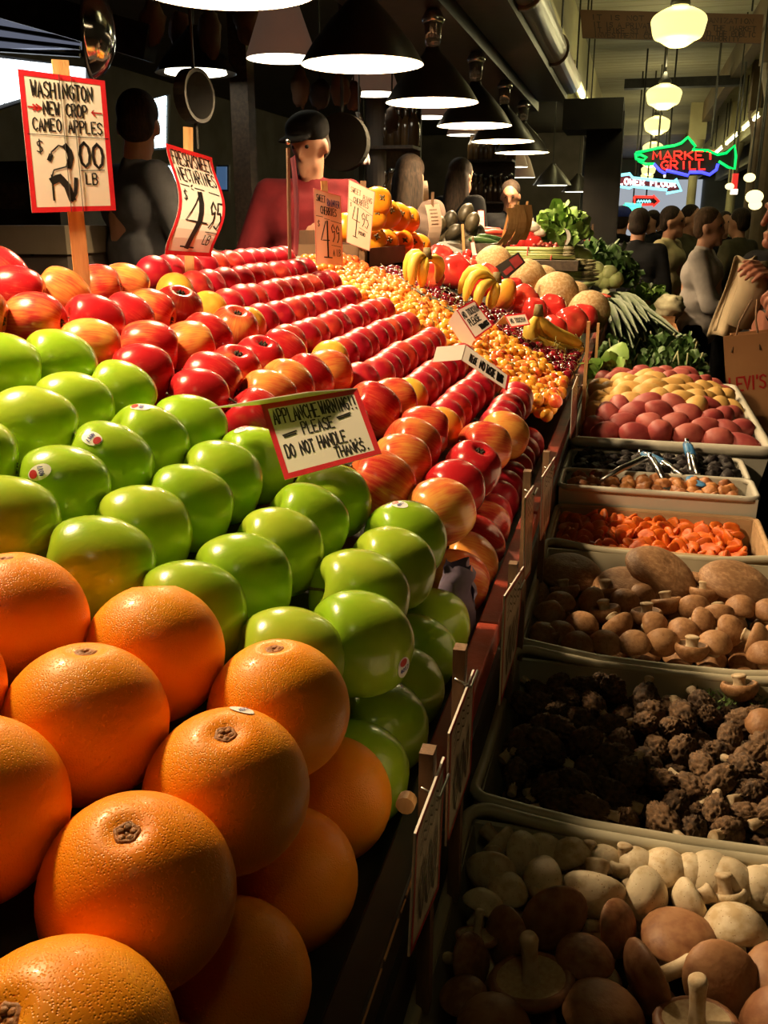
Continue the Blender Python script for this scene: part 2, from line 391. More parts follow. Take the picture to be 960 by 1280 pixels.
# ================================================================== hand lettering as strokes
FONT = {
 'A': [[(0,0),(2,6),(4,0)],[(.8,2),(3.2,2)]], 'B': [[(0,0),(0,6),(2.8,6),(3.6,4.8),(2.8,3.3),(0,3.3)],[(2.8,3.3),(4,1.7),(2.8,0),(0,0)]],
 'C': [[(4,5),(2.5,6),(.7,5),(0,3),(.7,1),(2.5,0),(4,1)]], 'D': [[(0,0),(0,6),(2.4,6),(4,4.4),(4,1.6),(2.4,0),(0,0)]],
 'E': [[(4,6),(0,6),(0,0),(4,0)],[(0,3.1),(3,3.1)]], 'F': [[(4,6),(0,6),(0,0)],[(0,3.2),(3,3.2)]],
 'G': [[(4,5),(2.5,6),(.7,5),(0,3),(.7,1),(2.5,0),(4,1),(4,2.8),(2.4,2.8)]], 'H': [[(0,0),(0,6)],[(4,0),(4,6)],[(0,3),(4,3)]],
 'I': [[(2,0),(2,6)]], 'J': [[(3,6),(3,1.2),(1.8,0),(.4,1)]], 'K': [[(0,0),(0,6)],[(4,6),(0,2.6)],[(1.2,3.4),(4,0)]],
 'L': [[(0,6),(0,0),(3.6,0)]], 'M': [[(0,0),(.4,6),(2,2),(3.6,6),(4,0)]], 'N': [[(0,0),(0,6),(4,0),(4,6)]],
 'O': [[(2,6),(.5,5),(0,3),(.5,1),(2,0),(3.5,1),(4,3),(3.5,5),(2,6)]], 'P': [[(0,0),(0,6),(3,6),(4,4.6),(3,3),(0,3)]],
 'Q': [[(2,6),(.5,5),(0,3),(.5,1),(2,0),(3.5,1),(4,3),(3.5,5),(2,6)],[(2.5,1.5),(4,0)]],
 'R': [[(0,0),(0,6),(3,6),(4,4.6),(3,3),(0,3)],[(1.6,3),(4,0)]], 'S': [[(4,5.2),(2.4,6),(.4,5.2),(.4,3.8),(3.4,2.6),(3.8,1),(2.2,0),(0,.8)]],
 'T': [[(0,6),(4,6)],[(2,6),(2,0)]], 'U': [[(0,6),(0,1.4),(1.2,0),(2.8,0),(4,1.4),(4,6)]], 'V': [[(0,6),(2,0),(4,6)]],
 'W': [[(0,6),(1,0),(2,4),(3,0),(4,6)]], 'X': [[(0,0),(4,6)],[(0,6),(4,0)]], 'Y': [[(0,6),(2,3),(4,6)],[(2,3),(2,0)]], 'Z': [[(0,6),(4,6),(0,0),(4,0)]],
 '0': [[(2,6),(.5,5),(0,3),(.5,1),(2,0),(3.5,1),(4,3),(3.5,5),(2,6)]], '1': [[(1,5),(2,6),(2,0)]], '2': [[(0,4.8),(1.6,6),(3.6,5),(3.4,3.4),(0,0),(4,0)]],
 '3': [[(0,5.4),(2,6),(3.6,4.8),(2,3.2),(3.8,1.6),(2,0),(0,.6)]], '4': [[(2.6,6),(0,2),(4,2)],[(2.8,6),(2.8,0)]], '5': [[(3.6,6),(.5,6),(.3,3.4),(2.4,3.8),(3.9,2),(2.4,0),(0,.6)]],
 '6': [[(3.4,6),(.8,3.6),(0,1.6),(2,0),(3.8,1.4),(2.4,3.2),(.4,2.2)]], '7': [[(0,6),(4,6),(1.4,0)]], '8': [[(2,3.2),(.4,4.6),(2,6),(3.6,4.6),(2,3.2),(0,1.4),(2,0),(4,1.4),(2,3.2)]],
 '9': [[(3.8,4.4),(2,6),(.3,4.6),(1.4,3),(3.6,3.8),(3.4,1.4),(1.6,0)]], '$': [[(4,5),(2.4,5.6),(.4,4.8),(.6,3.6),(3.4,2.6),(3.6,1.2),(2,.5),(0,1)],[(2,6.2),(2,0)]],
 '.': [[(1.6,0),(2.2,.4)]], '!': [[(2,6),(2,2)],[(2,.3),(2.2,0)]], "'": [[(2,6),(1.6,4.6)]], '-': [[(.4,3),(3.6,3)]], ',': [[(2,.6),(1.4,-.8)]],
 '>': [[(0,3),(5,3)],[(3.2,4.6),(5,3),(3.2,1.4)],[(1.9,4.4),(3.4,3),(1.9,1.6)]], '<': [[(5,3),(.4,3),(2,4.8),(.4,3),(2,1.2)]], ' ': [], '/': [[(0,0),(4,6)]],
}
def text_strokes(txt, width, height, jit=0.0, rng=None):
    """polylines filling a width x height rectangle with its corner at 0,0"""
    n = len(txt); cw = width / n; out = []; rng = rng or random.Random(len(txt))
    for i, ch in enumerate(txt):
        ox, oy = rng.uniform(-1, 1)*jit*cw, rng.uniform(-1, 1)*jit*height
        for st in FONT.get(ch, []):
            out.append([(i*cw + cw*.12 + x/4*cw*.74 + ox, y/6*height + oy) for x, y in st])
    return out
def ribbon(mb, pts2, fn, wdt, sub=2):
    """flat marker stroke along 2-D points, laid on a surface by fn(u, v)"""
    pts = []
    for a, b in zip(pts2, pts2[1:]):
        for k in range(sub): pts.append(tuple(a[q]+(b[q]-a[q])*k/sub for q in range(2)))
    pts.append(pts2[-1]); n = len(pts); vs = []
    for i, p in enumerate(pts):
        a, b = pts[max(0, i-1)], pts[min(n-1, i+1)]
        dx, dy = b[0]-a[0], b[1]-a[1]; l = sqrt(dx*dx+dy*dy) or 1; nx, ny = -dy/l*wdt/2, dx/l*wdt/2
        e = (0, 0)
        if i == 0: e = (-dx/l*wdt*.4, -dy/l*wdt*.4)
        if i == n-1: e = (dx/l*wdt*.4, dy/l*wdt*.4)
        vs += [fn(p[0]+e[0]+nx, p[1]+e[1]+ny), fn(p[0]+e[0]-nx, p[1]+e[1]-ny)]
    mb.add(vs, [(2*i, 2*i+1, 2*i+3, 2*i+2) for i in range(n-1)])
def stroke_text(mb, txt, fn, width, height, wdt, jit=0.0, wn=None, flat=None):
    for st in text_strokes(txt, width, height, jit): ribbon(mb, st, fn, wdt if wn is None else .09)
# ================================================================== fruit on the bank
def relax(P, rad, anchor=0.12, it=160, gap=0.985, plane=True):
    P = np.array([[p[0], p[1], p[2]] for p in P]); A = P.copy(); r = np.array(rad)
    n = np.array(BN)
    for k in range(it):
        D = P[:, None, :] - P[None, :, :]; d = np.sqrt((D**2).sum(-1)) + np.eye(len(P))*9
        need = (r[:, None] + r[None, :]) * gap; ov = np.clip(need - d, 0, None)
        push = (D / d[..., None] * (ov/2)[..., None]).sum(1)
        if plane: push -= np.outer(push @ n, n)
        P = P + push*0.7 + (A - P)*anchor*max(0.0, 1-k/(it*.6))*.3
    return [Vector(p) for p in P]

APROF = crom([(0, .70), (.10, .76), (.26, .88), (.48, .93), (.74, .80), (.93, .46), (1.0, .05), (.95, -.35), (.80, -.68), (.58, -.88), (.38, -.93), (.22, -.88), (.10, -.80), (0, -.78)], 3)
def lobes(k, amt, ph):
    return lambda a, z: 1 + amt*cos(k*a+ph)*(0.5-0.5*min(1, max(-1, z))) + 0.015*cos(2*a+ph*2)
def apple_mesh(name, m, i):
    return MB().lathe(APROF, 28, fn=lobes(5, .022, i*1.3)).mesh(name, m, True)
stem_me = MB().tube([(0, 0, .68), (.03, 0, .85), (.09, .02, 1.0), (.16, .03, 1.08)], [.035, .03, .03, .045], 7).mesh('stem', M['darkwood'], True)
cal = MB()
for k in range(6):
    a = k*pi/3; cal.tube([(cos(a)*.05, sin(a)*.05, -.80), (cos(a)*.13, sin(a)*.13, -.87), (cos(a+.3)*.10, sin(a+.3)*.10, -.93)], [.05, .045, .01], 5)
cal.ball((0, 0, -.80), .10, 8, 5, (1, 1, .4))
calyx_me = cal.mesh('calyx', mat('dried_calyx', (0.02, 0.016, 0.01), 0.8, var=(0.05, 0.04, 0.02), vscale=30), True)

M.update(
 green=mat('green_apple_skin', (0.27, 0.46, 0.018), 0.24, coat=0.35, var=(0.42, 0.55, 0.04), vscale=1.1, vpow=(.3, .75), objvar=.35, sss=.08, spots=(26, (0.5, 0.62, 0.16), .055), bump=.05, bscale=20),
 nect=mat('nectarine_skin', (0.40, 0.009, 0.024), 0.36, coat=0.12, var=(0.70, 0.09, 0.035), vscale=.9, vpow=(.52, .85), objvar=.30, sss=.05),
 nectyel=mat('yellow_nectarine_skin', (0.88, 0.50, 0.06), 0.28, coat=0.2, var=(0.75, 0.3, 0.04), vscale=.9, objvar=.3, sss=.05),
 cherryy=mat('yellow_cherry_skin', (0.78, 0.35, 0.035), 0.22, coat=.3, var=(0.66, 0.08, 0.03), vscale=.7, vpow=(.42, .80), objvar=.45, sss=.1),
 cherryd=mat('dark_cherry_skin', (0.10, 0.004, 0.012), 0.15, coat=.5, var=(0.30, 0.01, 0.02), vscale=.7, vpow=(.45, .9), objvar=.5),
 twig=mat('cherry_stem', (0.22, 0.25, 0.05), .6, var=(.15, .12, .04), vscale=20),
)
# cameo: yellow-orange ground streaked with red along the axis
def cameo_mat():
    m = mat('cameo_apple_skin', (0.74, 0.30, 0.06), 0.24, coat=0.3, sss=.05)
    nt = m.node_tree; N = nt.nodes; L = nt.links; p = N['Principled BSDF']
    tc = N.new('ShaderNodeTexCoord'); oi = N.new('ShaderNodeObjectInfo'); sp = N.new('ShaderNodeSeparateXYZ'); L.new(tc.outputs['Object'], sp.inputs[0])
    at2 = N.new('ShaderNodeMath'); at2.operation = 'ARCTAN2'; L.new(sp.outputs[0], at2.inputs[0]); L.new(sp.outputs[1], at2.inputs[1])
    cb_ = N.new('ShaderNodeCombineXYZ'); mu = N.new('ShaderNodeMath'); mu.operation = 'MULTIPLY'; mu.inputs[1].default_value = 7.5; L.new(at2.outputs[0], mu.inputs[0]); L.new(mu.outputs[0], cb_.inputs[0])
    mz = N.new('ShaderNodeMath'); mz.operation = 'MULTIPLY'; mz.inputs[1].default_value = .9; L.new(sp.outputs[2], mz.inputs[0]); L.new(mz.outputs[0], cb_.inputs[1])
    rr = N.new('ShaderNodeMath'); rr.operation = 'MULTIPLY'; rr.inputs[1].default_value = 40; L.new(oi.outputs['Random'], rr.inputs[0]); L.new(rr.outputs[0], cb_.inputs[2])
    st = N.new('ShaderNodeTexNoise'); st.inputs['Scale'].default_value = 2.2; st.inputs['Detail'].default_value = 4; L.new(cb_.outputs[0], st.inputs['Vector'])
    va = N.new('ShaderNodeVectorMath'); va.operation = 'ADD'; L.new(tc.outputs['Object'], va.inputs[0])
    cv = N.new('ShaderNodeCombineXYZ'); L.new(rr.outputs[0], cv.inputs[0]); L.new(cv.outputs[0], va.inputs[1])
    bl = N.new('ShaderNodeTexNoise'); bl.inputs['Scale'].default_value = .9; L.new(va.outputs[0], bl.inputs['Vector'])
    a1 = N.new('ShaderNodeMath'); a1.operation = 'MULTIPLY_ADD'; a1.inputs[1].default_value = .7; L.new(oi.outputs['Random'], a1.inputs[0])
    a2 = N.new('ShaderNodeMath'); a2.operation = 'MULTIPLY_ADD'; a2.inputs[1].default_value = .55; L.new(st.outputs['Fac'], a2.inputs[0]); L.new(bl.outputs['Fac'], a2.inputs[2]); a1.inputs[2].default_value = -.20
    a3 = N.new('ShaderNodeMath'); a3.operation = 'ADD'; L.new(a1.outputs[0], a3.inputs[0]); L.new(a2.outputs[0], a3.inputs[1])
    mr = N.new('ShaderNodeMapRange'); mr.inputs[1].default_value = .50; mr.inputs[2].default_value = 1.08; L.new(a3.outputs[0], mr.inputs[0])
    cr = N.new('ShaderNodeValToRGB'); e = cr.color_ramp.elements
    e[0].position = 0; e[0].color = (.76, .34, .07, 1); e[1].position = 1; e[1].color = (.42, .012, .018, 1)
    k = e.new(.40); k.color = (.66, .15, .045, 1); k = e.new(.7); k.color = (.54, .04, .028, 1)
    L.new(mr.outputs[0], cr.inputs[0])
    vo = N.new('ShaderNodeTexVoronoi'); vo.inputs['Scale'].default_value = 15; L.new(va.outputs[0], vo.inputs['Vector'])
    lt = N.new('ShaderNodeMath'); lt.operation = 'LESS_THAN'; lt.inputs[1].default_value = .06; L.new(vo.outputs['Distance'], lt.inputs[0])
    m2 = N.new('ShaderNodeMix'); m2.data_type = 'RGBA'; m2.inputs[7].default_value = (.8, .5, .2, 1); L.new(lt.outputs[0], m2.inputs[0]); L.new(cr.outputs[0], m2.inputs[6])
    L.new(m2.outputs[2], p.inputs['Base Color']); return m
M['cameo'] = cameo_mat()
def orange_mat():
    m = mat('orange_peel', (0.95, 0.27, 0.004), 0.40, spec=.35, coat=0.04, var=(0.90, 0.33, 0.010), vscale=1.2, objvar=.2, sss=.10)
    nt = m.node_tree; N = nt.nodes; L = nt.links; p = N['Principled BSDF']
    tc = N.new('ShaderNodeTexCoord'); vo = N.new('ShaderNodeTexVoronoi'); vo.inputs['Scale'].default_value = 34; L.new(tc.outputs['Object'], vo.inputs['Vector'])
    nz = N.new('ShaderNodeTexNoise'); nz.inputs['Scale'].default_value = 5; L.new(tc.outputs['Object'], nz.inputs['Vector'])
    mr = N.new('ShaderNodeMapRange'); mr.inputs[1].default_value = 0; mr.inputs[2].default_value = .45; L.new(vo.outputs['Distance'], mr.inputs[0])
    ad = N.new('ShaderNodeMath'); ad.operation = 'MULTIPLY_ADD'; ad.inputs[1].default_value = .6; L.new(nz.outputs['Fac'], ad.inputs[0]); L.new(mr.outputs[0], ad.inputs[2])
    bp = N.new('ShaderNodeBump'); bp.inputs['Strength'].default_value = .38; bp.inputs['Distance'].default_value = .0009; L.new(ad.outputs[0], bp.inputs['Height'])
    L.new(bp.outputs[0], p.inputs['Normal']); return m
M['orange'] = orange_mat()
M['navel'] = mat('orange_navel', (0.45, 0.15, 0.02), .6, var=(.22, .09, .02), vscale=6, bump=.4, bscale=20)

# ---- oranges, read from the photograph: pixel centre and radius
OR_R = 0.046
otop = [  # px, py, depth   (row, place)
 (55, 1262, 0, 1), (168, 1110, 0, 2), (258, 988, 0, 3), (333, 895, 0, 4),
 (-95, 1160, 1, 1), (-12, 1015, 1, 2), (88, 907, 1, 3), (171, 840, 1, 4),
 (-60, 872, 2, 1), (15, 790, 2, 2)]
olow = [(0.290, 1), (0.375, 2), (0.462, 3), (0.552, 4)]
opos = []
for (px, py, row, k) in otop: opos.append(pl(px, py, 0.012))
for (yy, k) in olow: opos.append(Vector((-0.186, yy, 1.119)))
orad = [OR_R]*len(opos)
opos = relax(opos, orad, gap=.97, plane=False, anchor=.3)
def orange_mesh(i, nav):
    prof = []
    n = 30
    for k in range(n+1):
        t = pi*k/n; r = sin(t); z = cos(t)*.985
        if nav and t < .34: z -= .11*(1-(t/.34)**2)**2*(1 if t < .30 else .5) - .02*sin(t/.34*pi)
        prof.append((r, z))
    return MB().lathe(prof, 40, fn=lambda a, z: 1+.012*cos(2*a+i)+.008*cos(3*a+2*i)).mesh('orange', M['orange'], True)
omesh = [orange_mesh(i, True) for i in range(3)]
nv = MB(); nv.lathe(crom([(.19, .93), (.15, .905), (.11, .93), (.05, .90), (0, .91)], 3), 14, fn=lambda a, z: 1+.12*cos(5*a))
for k in range(5):
    a = k*2*pi/5; nv.ball((cos(a)*.07, sin(a)*.07, .905), .05, 6, 5, (1, 1, .6))
navel_me = nv.mesh('navel', M['navel'], True)
rowname = ['top row beside the rail', 'second row up from the rail', 'third row up from the rail']
axis = {1: (-.15, -.45, 1), 2: (.1, -.25, 1), 3: (.12, -.2, 1), 4: (-.05, .05, 1)}
oranges = []
for i, p in enumerate(opos):
    if i < len(otop):
        row, k = otop[i][2], otop[i][3]
        lab = 'navel orange, %s from the front in the %s' % (ORD[k], rowname[row])
        ax = Vector(axis[k]) + Vector((-.1*row, .35*(row > 0), 0))
    else:
        k = olow[i-len(otop)][1]; lab = 'orange in shade at the foot of the pile, %s from the front' % ORD[k]
        ax = Vector((-.3, .9, .2))
    q = aim(ax, R.uniform(0, 6))
    o = put('orange', omesh[i % 3], None, p, q, OR_R, label=lab, cat='orange', group='oranges at the near end of the stand')
    put('navel', navel_me, o)
    oranges.append(o)

# ---- fruit stickers
def sticker(parent, d, digits=None, r=0.19, rot=0.0, mark=True, lift=.985, ell=.72):
    """small printed ellipse hugging the skin of a unit-size fruit; d is the local direction"""
    d = Vector(d).normalized(); u = d.orthogonal().normalized(); v = d.cross(u)
    c, s_ = cos(rot), sin(rot); u, v = u*c+v*s_, v*c-u*s_
    from mathutils.bvhtree import BVHTree
    me0 = parent.data; bvh = BVHTree.FromPolygons([v_.co for v_ in me0.vertices], [tuple(p_.vertices) for p_ in me0.polygons])
    def P(a, b, h):
        dd = (d + u*a + v*b).normalized(); hit = bvh.ray_cast(dd*3, -dd)[0]
        return (hit if hit is not None else dd) + d*h
    mb = MB(); n = 24
    vs = [P(0, 0, .012)]; fs = []
    for ring in (.5, 1.0):
        for j in range(n): vs.append(P(r*ell*ring*cos(2*pi*j/n), r*ring*sin(2*pi*j/n), .012))
    for j in range(n):
        fs.append((0, 1+j, 1+(j+1) % n)); fs.append((1+j, 1+n+j, 1+n+(j+1) % n, 1+(j+1) % n))
    mb.add(vs, fs)
    me = mb.mesh('sticker', M['sticker'], True); st = put('sticker', me, parent)
    if mark:
        mk = MB(); vs = [P(0, r*.55, .022)]; 
        for j in range(14): vs.append(P(r*.42*cos(2*pi*j/14), r*.55+r*.34*sin(2*pi*j/14), .022))
        mk.add(vs, [(0, 1+j, 1+(j+1) % 14) for j in range(14)])
        put('apple_mark', mk.mesh('apple_mark', M['inkred'], True), st)
    if digits:
        tx = MB(); stroke_text(tx, digits, lambda a, b: P((a-.5)*r*1.0, (b-.5)*r*.45 - r*.12, .022), 1.0, .9, .05, wn=r*.035, flat=lambda a, b: P(a, b, .02))
        put('number', tx.mesh('number', M['inkblue'], True, weld=False), st)
    return st
# ---- green apples: pixel centres, row by row up from the rail, nearest first
G = {
 'A': [(378, 825), (435, 795), (455, 752), (485, 715), (506, 677)],
 'B': [(242, 768), (303, 728), (345, 693), (385, 655), (412, 630)],
 'C': [(117, 708), (180, 663), (232, 637), (275, 605), (318, 583)],
 'D': [(15, 665), (70, 613), (137, 583), (182, 560), (233, 543)],
 'E': [(-25, 585), (42, 540), (92, 513), (150, 497)],
 'F': [(-60, 500), (5, 465), (70, 460)],
}
GLOW = [0.60, 0.672, 0.744, 0.816, 0.886]
# ---- cameo apples: pixel centre, redness, calyx towards the viewer?
CA = {
 'A': [(550, 640, 0), (567, 612, 0), (590, 587, 1), (605, 560, 0), (630, 545, 0)],
 'B': [(475, 607, 0), (502, 580, 0), (515, 558, 0), (530, 540, 0)],
 'C': [(395, 560, 0), (430, 540, 0), (468, 512, 0), (488, 505, 0)],
 'D': [(313, 525, 0), (337, 497, 0), (356, 485, 0), (385, 475, 0), (405, 470, 0)],
 'E': [(250, 500, 0), (265, 478, 0), (293, 468, 1), (325, 455, 1), (352, 443, 0)],
 'F': [(184, 472, 0), (192, 437, 0), (232, 437, 0), (257, 425, 0), (292, 415, 1)],
 'G': [(113, 437, 0), (122, 405, 0), (160, 400, 0), (182, 395, 0), (222, 390, 1)],
 'H': [(35, 402, 0), (75, 372, 0), (122, 363, 0), (157, 360, 0)],
 'I': [(-20, 395, 0), (22, 369, 0), (0, 345, 0)],
}
CLOW = [1.020, 1.092, 1.164, 1.236]
ar, cr_ = 0.041, 0.0385
pos = []; rad = []; info = []
for row, L in G.items():
    for k, (px, py) in enumerate(L): pos.append(pl(px, py)); rad.append(ar); info.append(('g', row, k, 0))
for row, L in CA.items():
    for k, (px, py, c) in enumerate(L): pos.append(pl(px, py)); rad.append(cr_); info.append(('c', row, k, c))
fixed = len(pos)
pos = relax(pos, rad, gap=.965, anchor=.25)
low = [(Vector((-0.180, y, 1.1105)), ar, ('gl', 'L', k, 0)) for k, y in enumerate(GLOW)] + [(Vector((-0.178, y, 1.1085)), cr_, ('cl', 'L', k, 0)) for k, y in enumerate(CLOW)]
gm = [apple_mesh('green_apple', M['green'], i) for i in range(4)]
cm = [apple_mesh('cameo_apple', M['cameo'], i) for i in range(4)]
RN = {r: i+1 for i, r in enumerate('ABCDEFGHI')}
stick = {('C', 4): (0, 1), ('D', 1): (1, 1), ('D', 2): (1, 1), ('D', 3): (1, 1), ('A', 4): (1, 0), ('A', 1): (0, 0)}
for p, r, (kind, row, k, c) in [(p, r, i) for p, r, i in zip(pos, rad, info)] + low:
    if kind in 'g gl':
        ax = Vector((-.75+R.uniform(-.15, .15), -.55+R.uniform(-.2, .2), .30+R.uniform(-.2, .25)))
    else:
        ax = Vector((-.8+R.uniform(-.3, .3), -.4+R.uniform(-.4, .3), R.uniform(-.2, .8)))
    if c: ax = -Vector((.35, -.25, .85))
    q = aim(ax, R.uniform(0, 6))
    green = kind[0] == 'g'
    if kind == 'g': lab = 'green apple, %s from the oranges in the %s row up from the rail' % (ORD[k+1], ORD[RN[row]])
    elif kind == 'gl': lab = 'shaded green apple along the rail ledge, %s from the oranges' % ORD[k+1]
    elif kind == 'c': lab = 'red streaked apple, %s behind the green ones, %s row up from the rail' % (ORD[k+1], ORD[RN[row]])
    else: lab = 'shaded red apple on the rail ledge, %s past the green ones' % ORD[k+1]
    sc = r*R.uniform(.97, 1.03)
    o = put('green_apple' if green else 'cameo_apple', (gm if green else cm)[R.randrange(4)], None, p, q, (sc, sc, sc*R.uniform(.95, 1.02)), label=lab, cat='apple',
            group='green apples on the stand' if green else 'red streaked apples on the stand')
    put('stem', stem_me, o); put('calyx', calyx_me, o)
    if kind == 'g' and (row, k) in stick:
        dw = {('D', 1): (.05, -.75, .62), ('D', 2): (.1, -.6, .75), ('D', 3): (.05, -.25, .97), ('C', 4): (-.2, -.25, .95), ('A', 4): (-.1, -.2, .97), ('A', 1): (.9, -.3, -.2)}[(row, k)]
        sticker(o, q.inverted() @ Vector(dw), '4017', r=.23, rot={('D', 1): 2.6, ('D', 2): .5}.get((row, k), 1.2), lift=.975)
    if kind == 'c' and c and (row, k) in (('A', 2),):
        pass
# sticker on the third top-row orange
q3 = oranges[2].rotation_quaternion
sticker(oranges[2], q3.inverted() @ Vector((.10, .36, 1)), '4012', r=.17, rot=1.6, mark=False, lift=.99)
# crumpled purple tissue between the apples and the rail
tb_ = MB()
c0 = Vector((-0.165, 0.955, 1.118))
tb_.grid(lambda u, v: c0 + Vector((.024*(cos(u*2*pi))*(1.0-.35*v), .022*sin(u*2*pi)*(1-.2*v), -.048+.088*v)) + Vector((.010*noise.noise(Vector((u*7, v*4, 1))), .010*noise.noise(Vector((u*6, v*5, 9))), .012*noise.noise(Vector((u*8, v*2, 4))))), 28, 8)
tb_.build('tissue_paper', mat('purple_tissue', (0.17, 0.13, 0.20), .8, var=(.12, .09, .15), vscale=20), None, True, 'crumpled purple tissue paper wedged beside the last green apple at the rail', 'tissue paper')

# ---- nectarines in long rows
def nect_mesh(i):
    prof = []
    for k in range(17):
        t = pi*k/16; r = sin(t); z = cos(t)*.94
        if t < .5: z -= .12*(1-t/.5)**2
        prof.append((r, z))
    def fn(a, z):
        d = abs(((a+pi) % (2*pi))-pi); return 1 - .055*math.exp(-(d/.13)**2) + .02*cos(2*a+i)
    return MB().lathe(prof, 26, fn=fn).mesh('nectarine', M['nect'], True)
nm = [nect_mesh(i) for i in range(3)]
nmy = []
for m_ in nm[:1]:
    c_ = m_.copy(); c_.materials.clear(); c_.materials.append(M['nectyel']); nmy.append(c_)
def lin(x, T):
    for (x0, y0), (x1, y1) in zip(T, T[1:]):
        if x0 <= x <= x1: return y0+(y1-y0)*(x-x0)/(x1-x0)
    return T[0][1] if x < T[0][0] else T[-1][1]
FRONT = [(-.84, 1.50), (-.76, 1.50), (-.67, 1.42), (-.53, 1.36), (-.40, 1.33), (-.31, 1.33), (-.21, 1.33), (-.14, 1.28)]
BACK = [(-.84, 2.22), (-.76, 2.20), (-.63, 2.10), (-.44, 2.02), (-.25, 1.86), (-.13, 1.78)]
nr = 0.034
apos = [np.array(p) for p in pos]
npts = []
xs = [-0.196-i*.0685 for i in range(10)]
for i, x in enumerate(xs):
    y0, y1 = lin(x, FRONT)-.02, lin(x, BACK); k = 0; yy = y0 + .0335*(i % 2)
    while yy < y1-.02:
        p = Vector((x+R.uniform(-.004, .004), yy+R.uniform(-.002, .002), bank(x, BO) + nr*1.07))
        if min(np.linalg.norm(a-np.array(p)) for a in apos) > nr+.034: k += 1; npts.append((p, i+1, k))
        yy += .0655
k = 0
yy = 1.312
while yy < 1.80:
    k += 1; npts.append((Vector((-0.176, yy, 1.104)), 0, k)); yy += .0675
for (p, i, k) in npts:
    ax = Vector((R.uniform(.2, .9)*R.choice((1, -1)), R.uniform(-.6, .9), R.uniform(-.2, .6)))
    lab = ('red nectarine, %s from the apples in the %s row up from the rail' % (ORD[k], ORD[i])) if i else ('shaded nectarine on the rail ledge, %s past the red apples' % ORD[k])
    yel = i > 0 and k == 1 and i in (2, 3, 5, 7, 8, 9)
    if yel: lab = 'yellow nectarine at the apple end of the %s red row up from the rail' % ORD[i]
    me = nmy[0] if yel else nm[R.randrange(3)]
    put('nectarine', me, None, p, aim(ax, R.uniform(0, 6)), nr*R.uniform(.96, 1.02), label=lab, cat='nectarine', group='nectarines in rows on the stand')

# ---- cherries
def cherry_mesh(m):
    prof = [(sin(pi*k/9), cos(pi*k/9)*.93 - (.16*(1-(pi*k/9)/.7)**2 if pi*k/9 < .7 else 0)) for k in range(10)]
    return MB().lathe(prof, 14).mesh('cherry', m, True)
cy, cdk = cherry_mesh(M['cherryy']), cherry_mesh(M['cherryd'])
cst = MB().tube([(0, 0, .75), (.15, 0, 1.4), (.5, .1, 2.2), (1.1, .1, 2.9)], [.06, .05, .05, .09], 5).mesh('stem', M['twig'], True)
def heap(region, r, seed, zf, layers=2, jit=.38):
    """points on a triangular lattice that fall inside region(x, y), two layers deep, laid on zf(x, y)"""
    rg = random.Random(seed); out = []; s = r*2.0
    for L in range(layers):
        ny = 0; yy = 1.5 + L*s*.5
        while yy < 4.2:
            xx = -0.9 + (ny % 2)*s*.5 + L*s*.25
            while xx < -0.1:
                if region(xx, yy): out.append(Vector((xx+rg.uniform(-1, 1)*r*jit, yy+rg.uniform(-1, 1)*r*jit, zf(xx, yy) + r*1.05 + L*r*1.5 + rg.uniform(-.35, .55)*r)))
                xx += s
            yy += s*.87; ny += 1
    return out
CB2 = [(-.84, 2.62), (-.74, 2.60), (-.62, 2.56), (-.47, 2.50), (-.33, 2.43), (-.2, 2.28), (-.125, 2.08)]
DB = [(-.84, 2.62), (-.70, 2.80), (-.62, 2.80), (-.49, 2.74), (-.40, 2.80), (-.22, 2.84), (-.125, 2.72)]
cr = 0.0138
zb = lambda x, y: bank(min(-.15, x), BO)
ych = heap(lambda x, y: lin(x, BACK)+.015 < y < lin(x, CB2) and -.80 < x < -.128, cr, 3, zb)
dch = heap(lambda x, y: lin(x, CB2)+.01 < y < lin(x, DB) and -.70 < x < -.128, cr*.95, 4, zb)
def visible_first(L): return sorted(L, key=lambda p: (p - CAM).length - 8*(p.z - bank(p.x)))
def lay(L, me, r, name, lab, grp, stuffname, stufflab, stems):
    L = visible_first(L)
    for i, p in enumerate(L[:300]):
        q = aim((R.uniform(-1, 1), R.uniform(-1, 1), R.uniform(.1, 1)), R.uniform(0, 6))
        o = put(name, me, None, p, q, r*R.uniform(.92, 1.06), label=lab, cat='cherry', group=grp)
        if R.random() < stems: put('stem', cst, o)
    if L[300:]:
        mb = MB()
        for p in L[300:]: mb.ball(p, r, 8, 6)
        mb.build(stuffname, me.materials[0], None, True, stufflab, 'cherries', None, 'stuff')
lay(ych, cy, cr, 'yellow_cherry', 'yellow and red cherry in the heap behind the nectarines', 'yellow cherries on the stand', 'yellow_cherry_heap', 'lower yellow cherries in the heap behind the nectarines', .12)
lay(dch, cdk, cr*.95, 'dark_cherry', 'dark red cherry in the heap between yellow cherries and bananas', 'dark cherries on the stand', 'dark_cherry_heap', 'lower dark red cherries in the heap beside the bananas', .4)
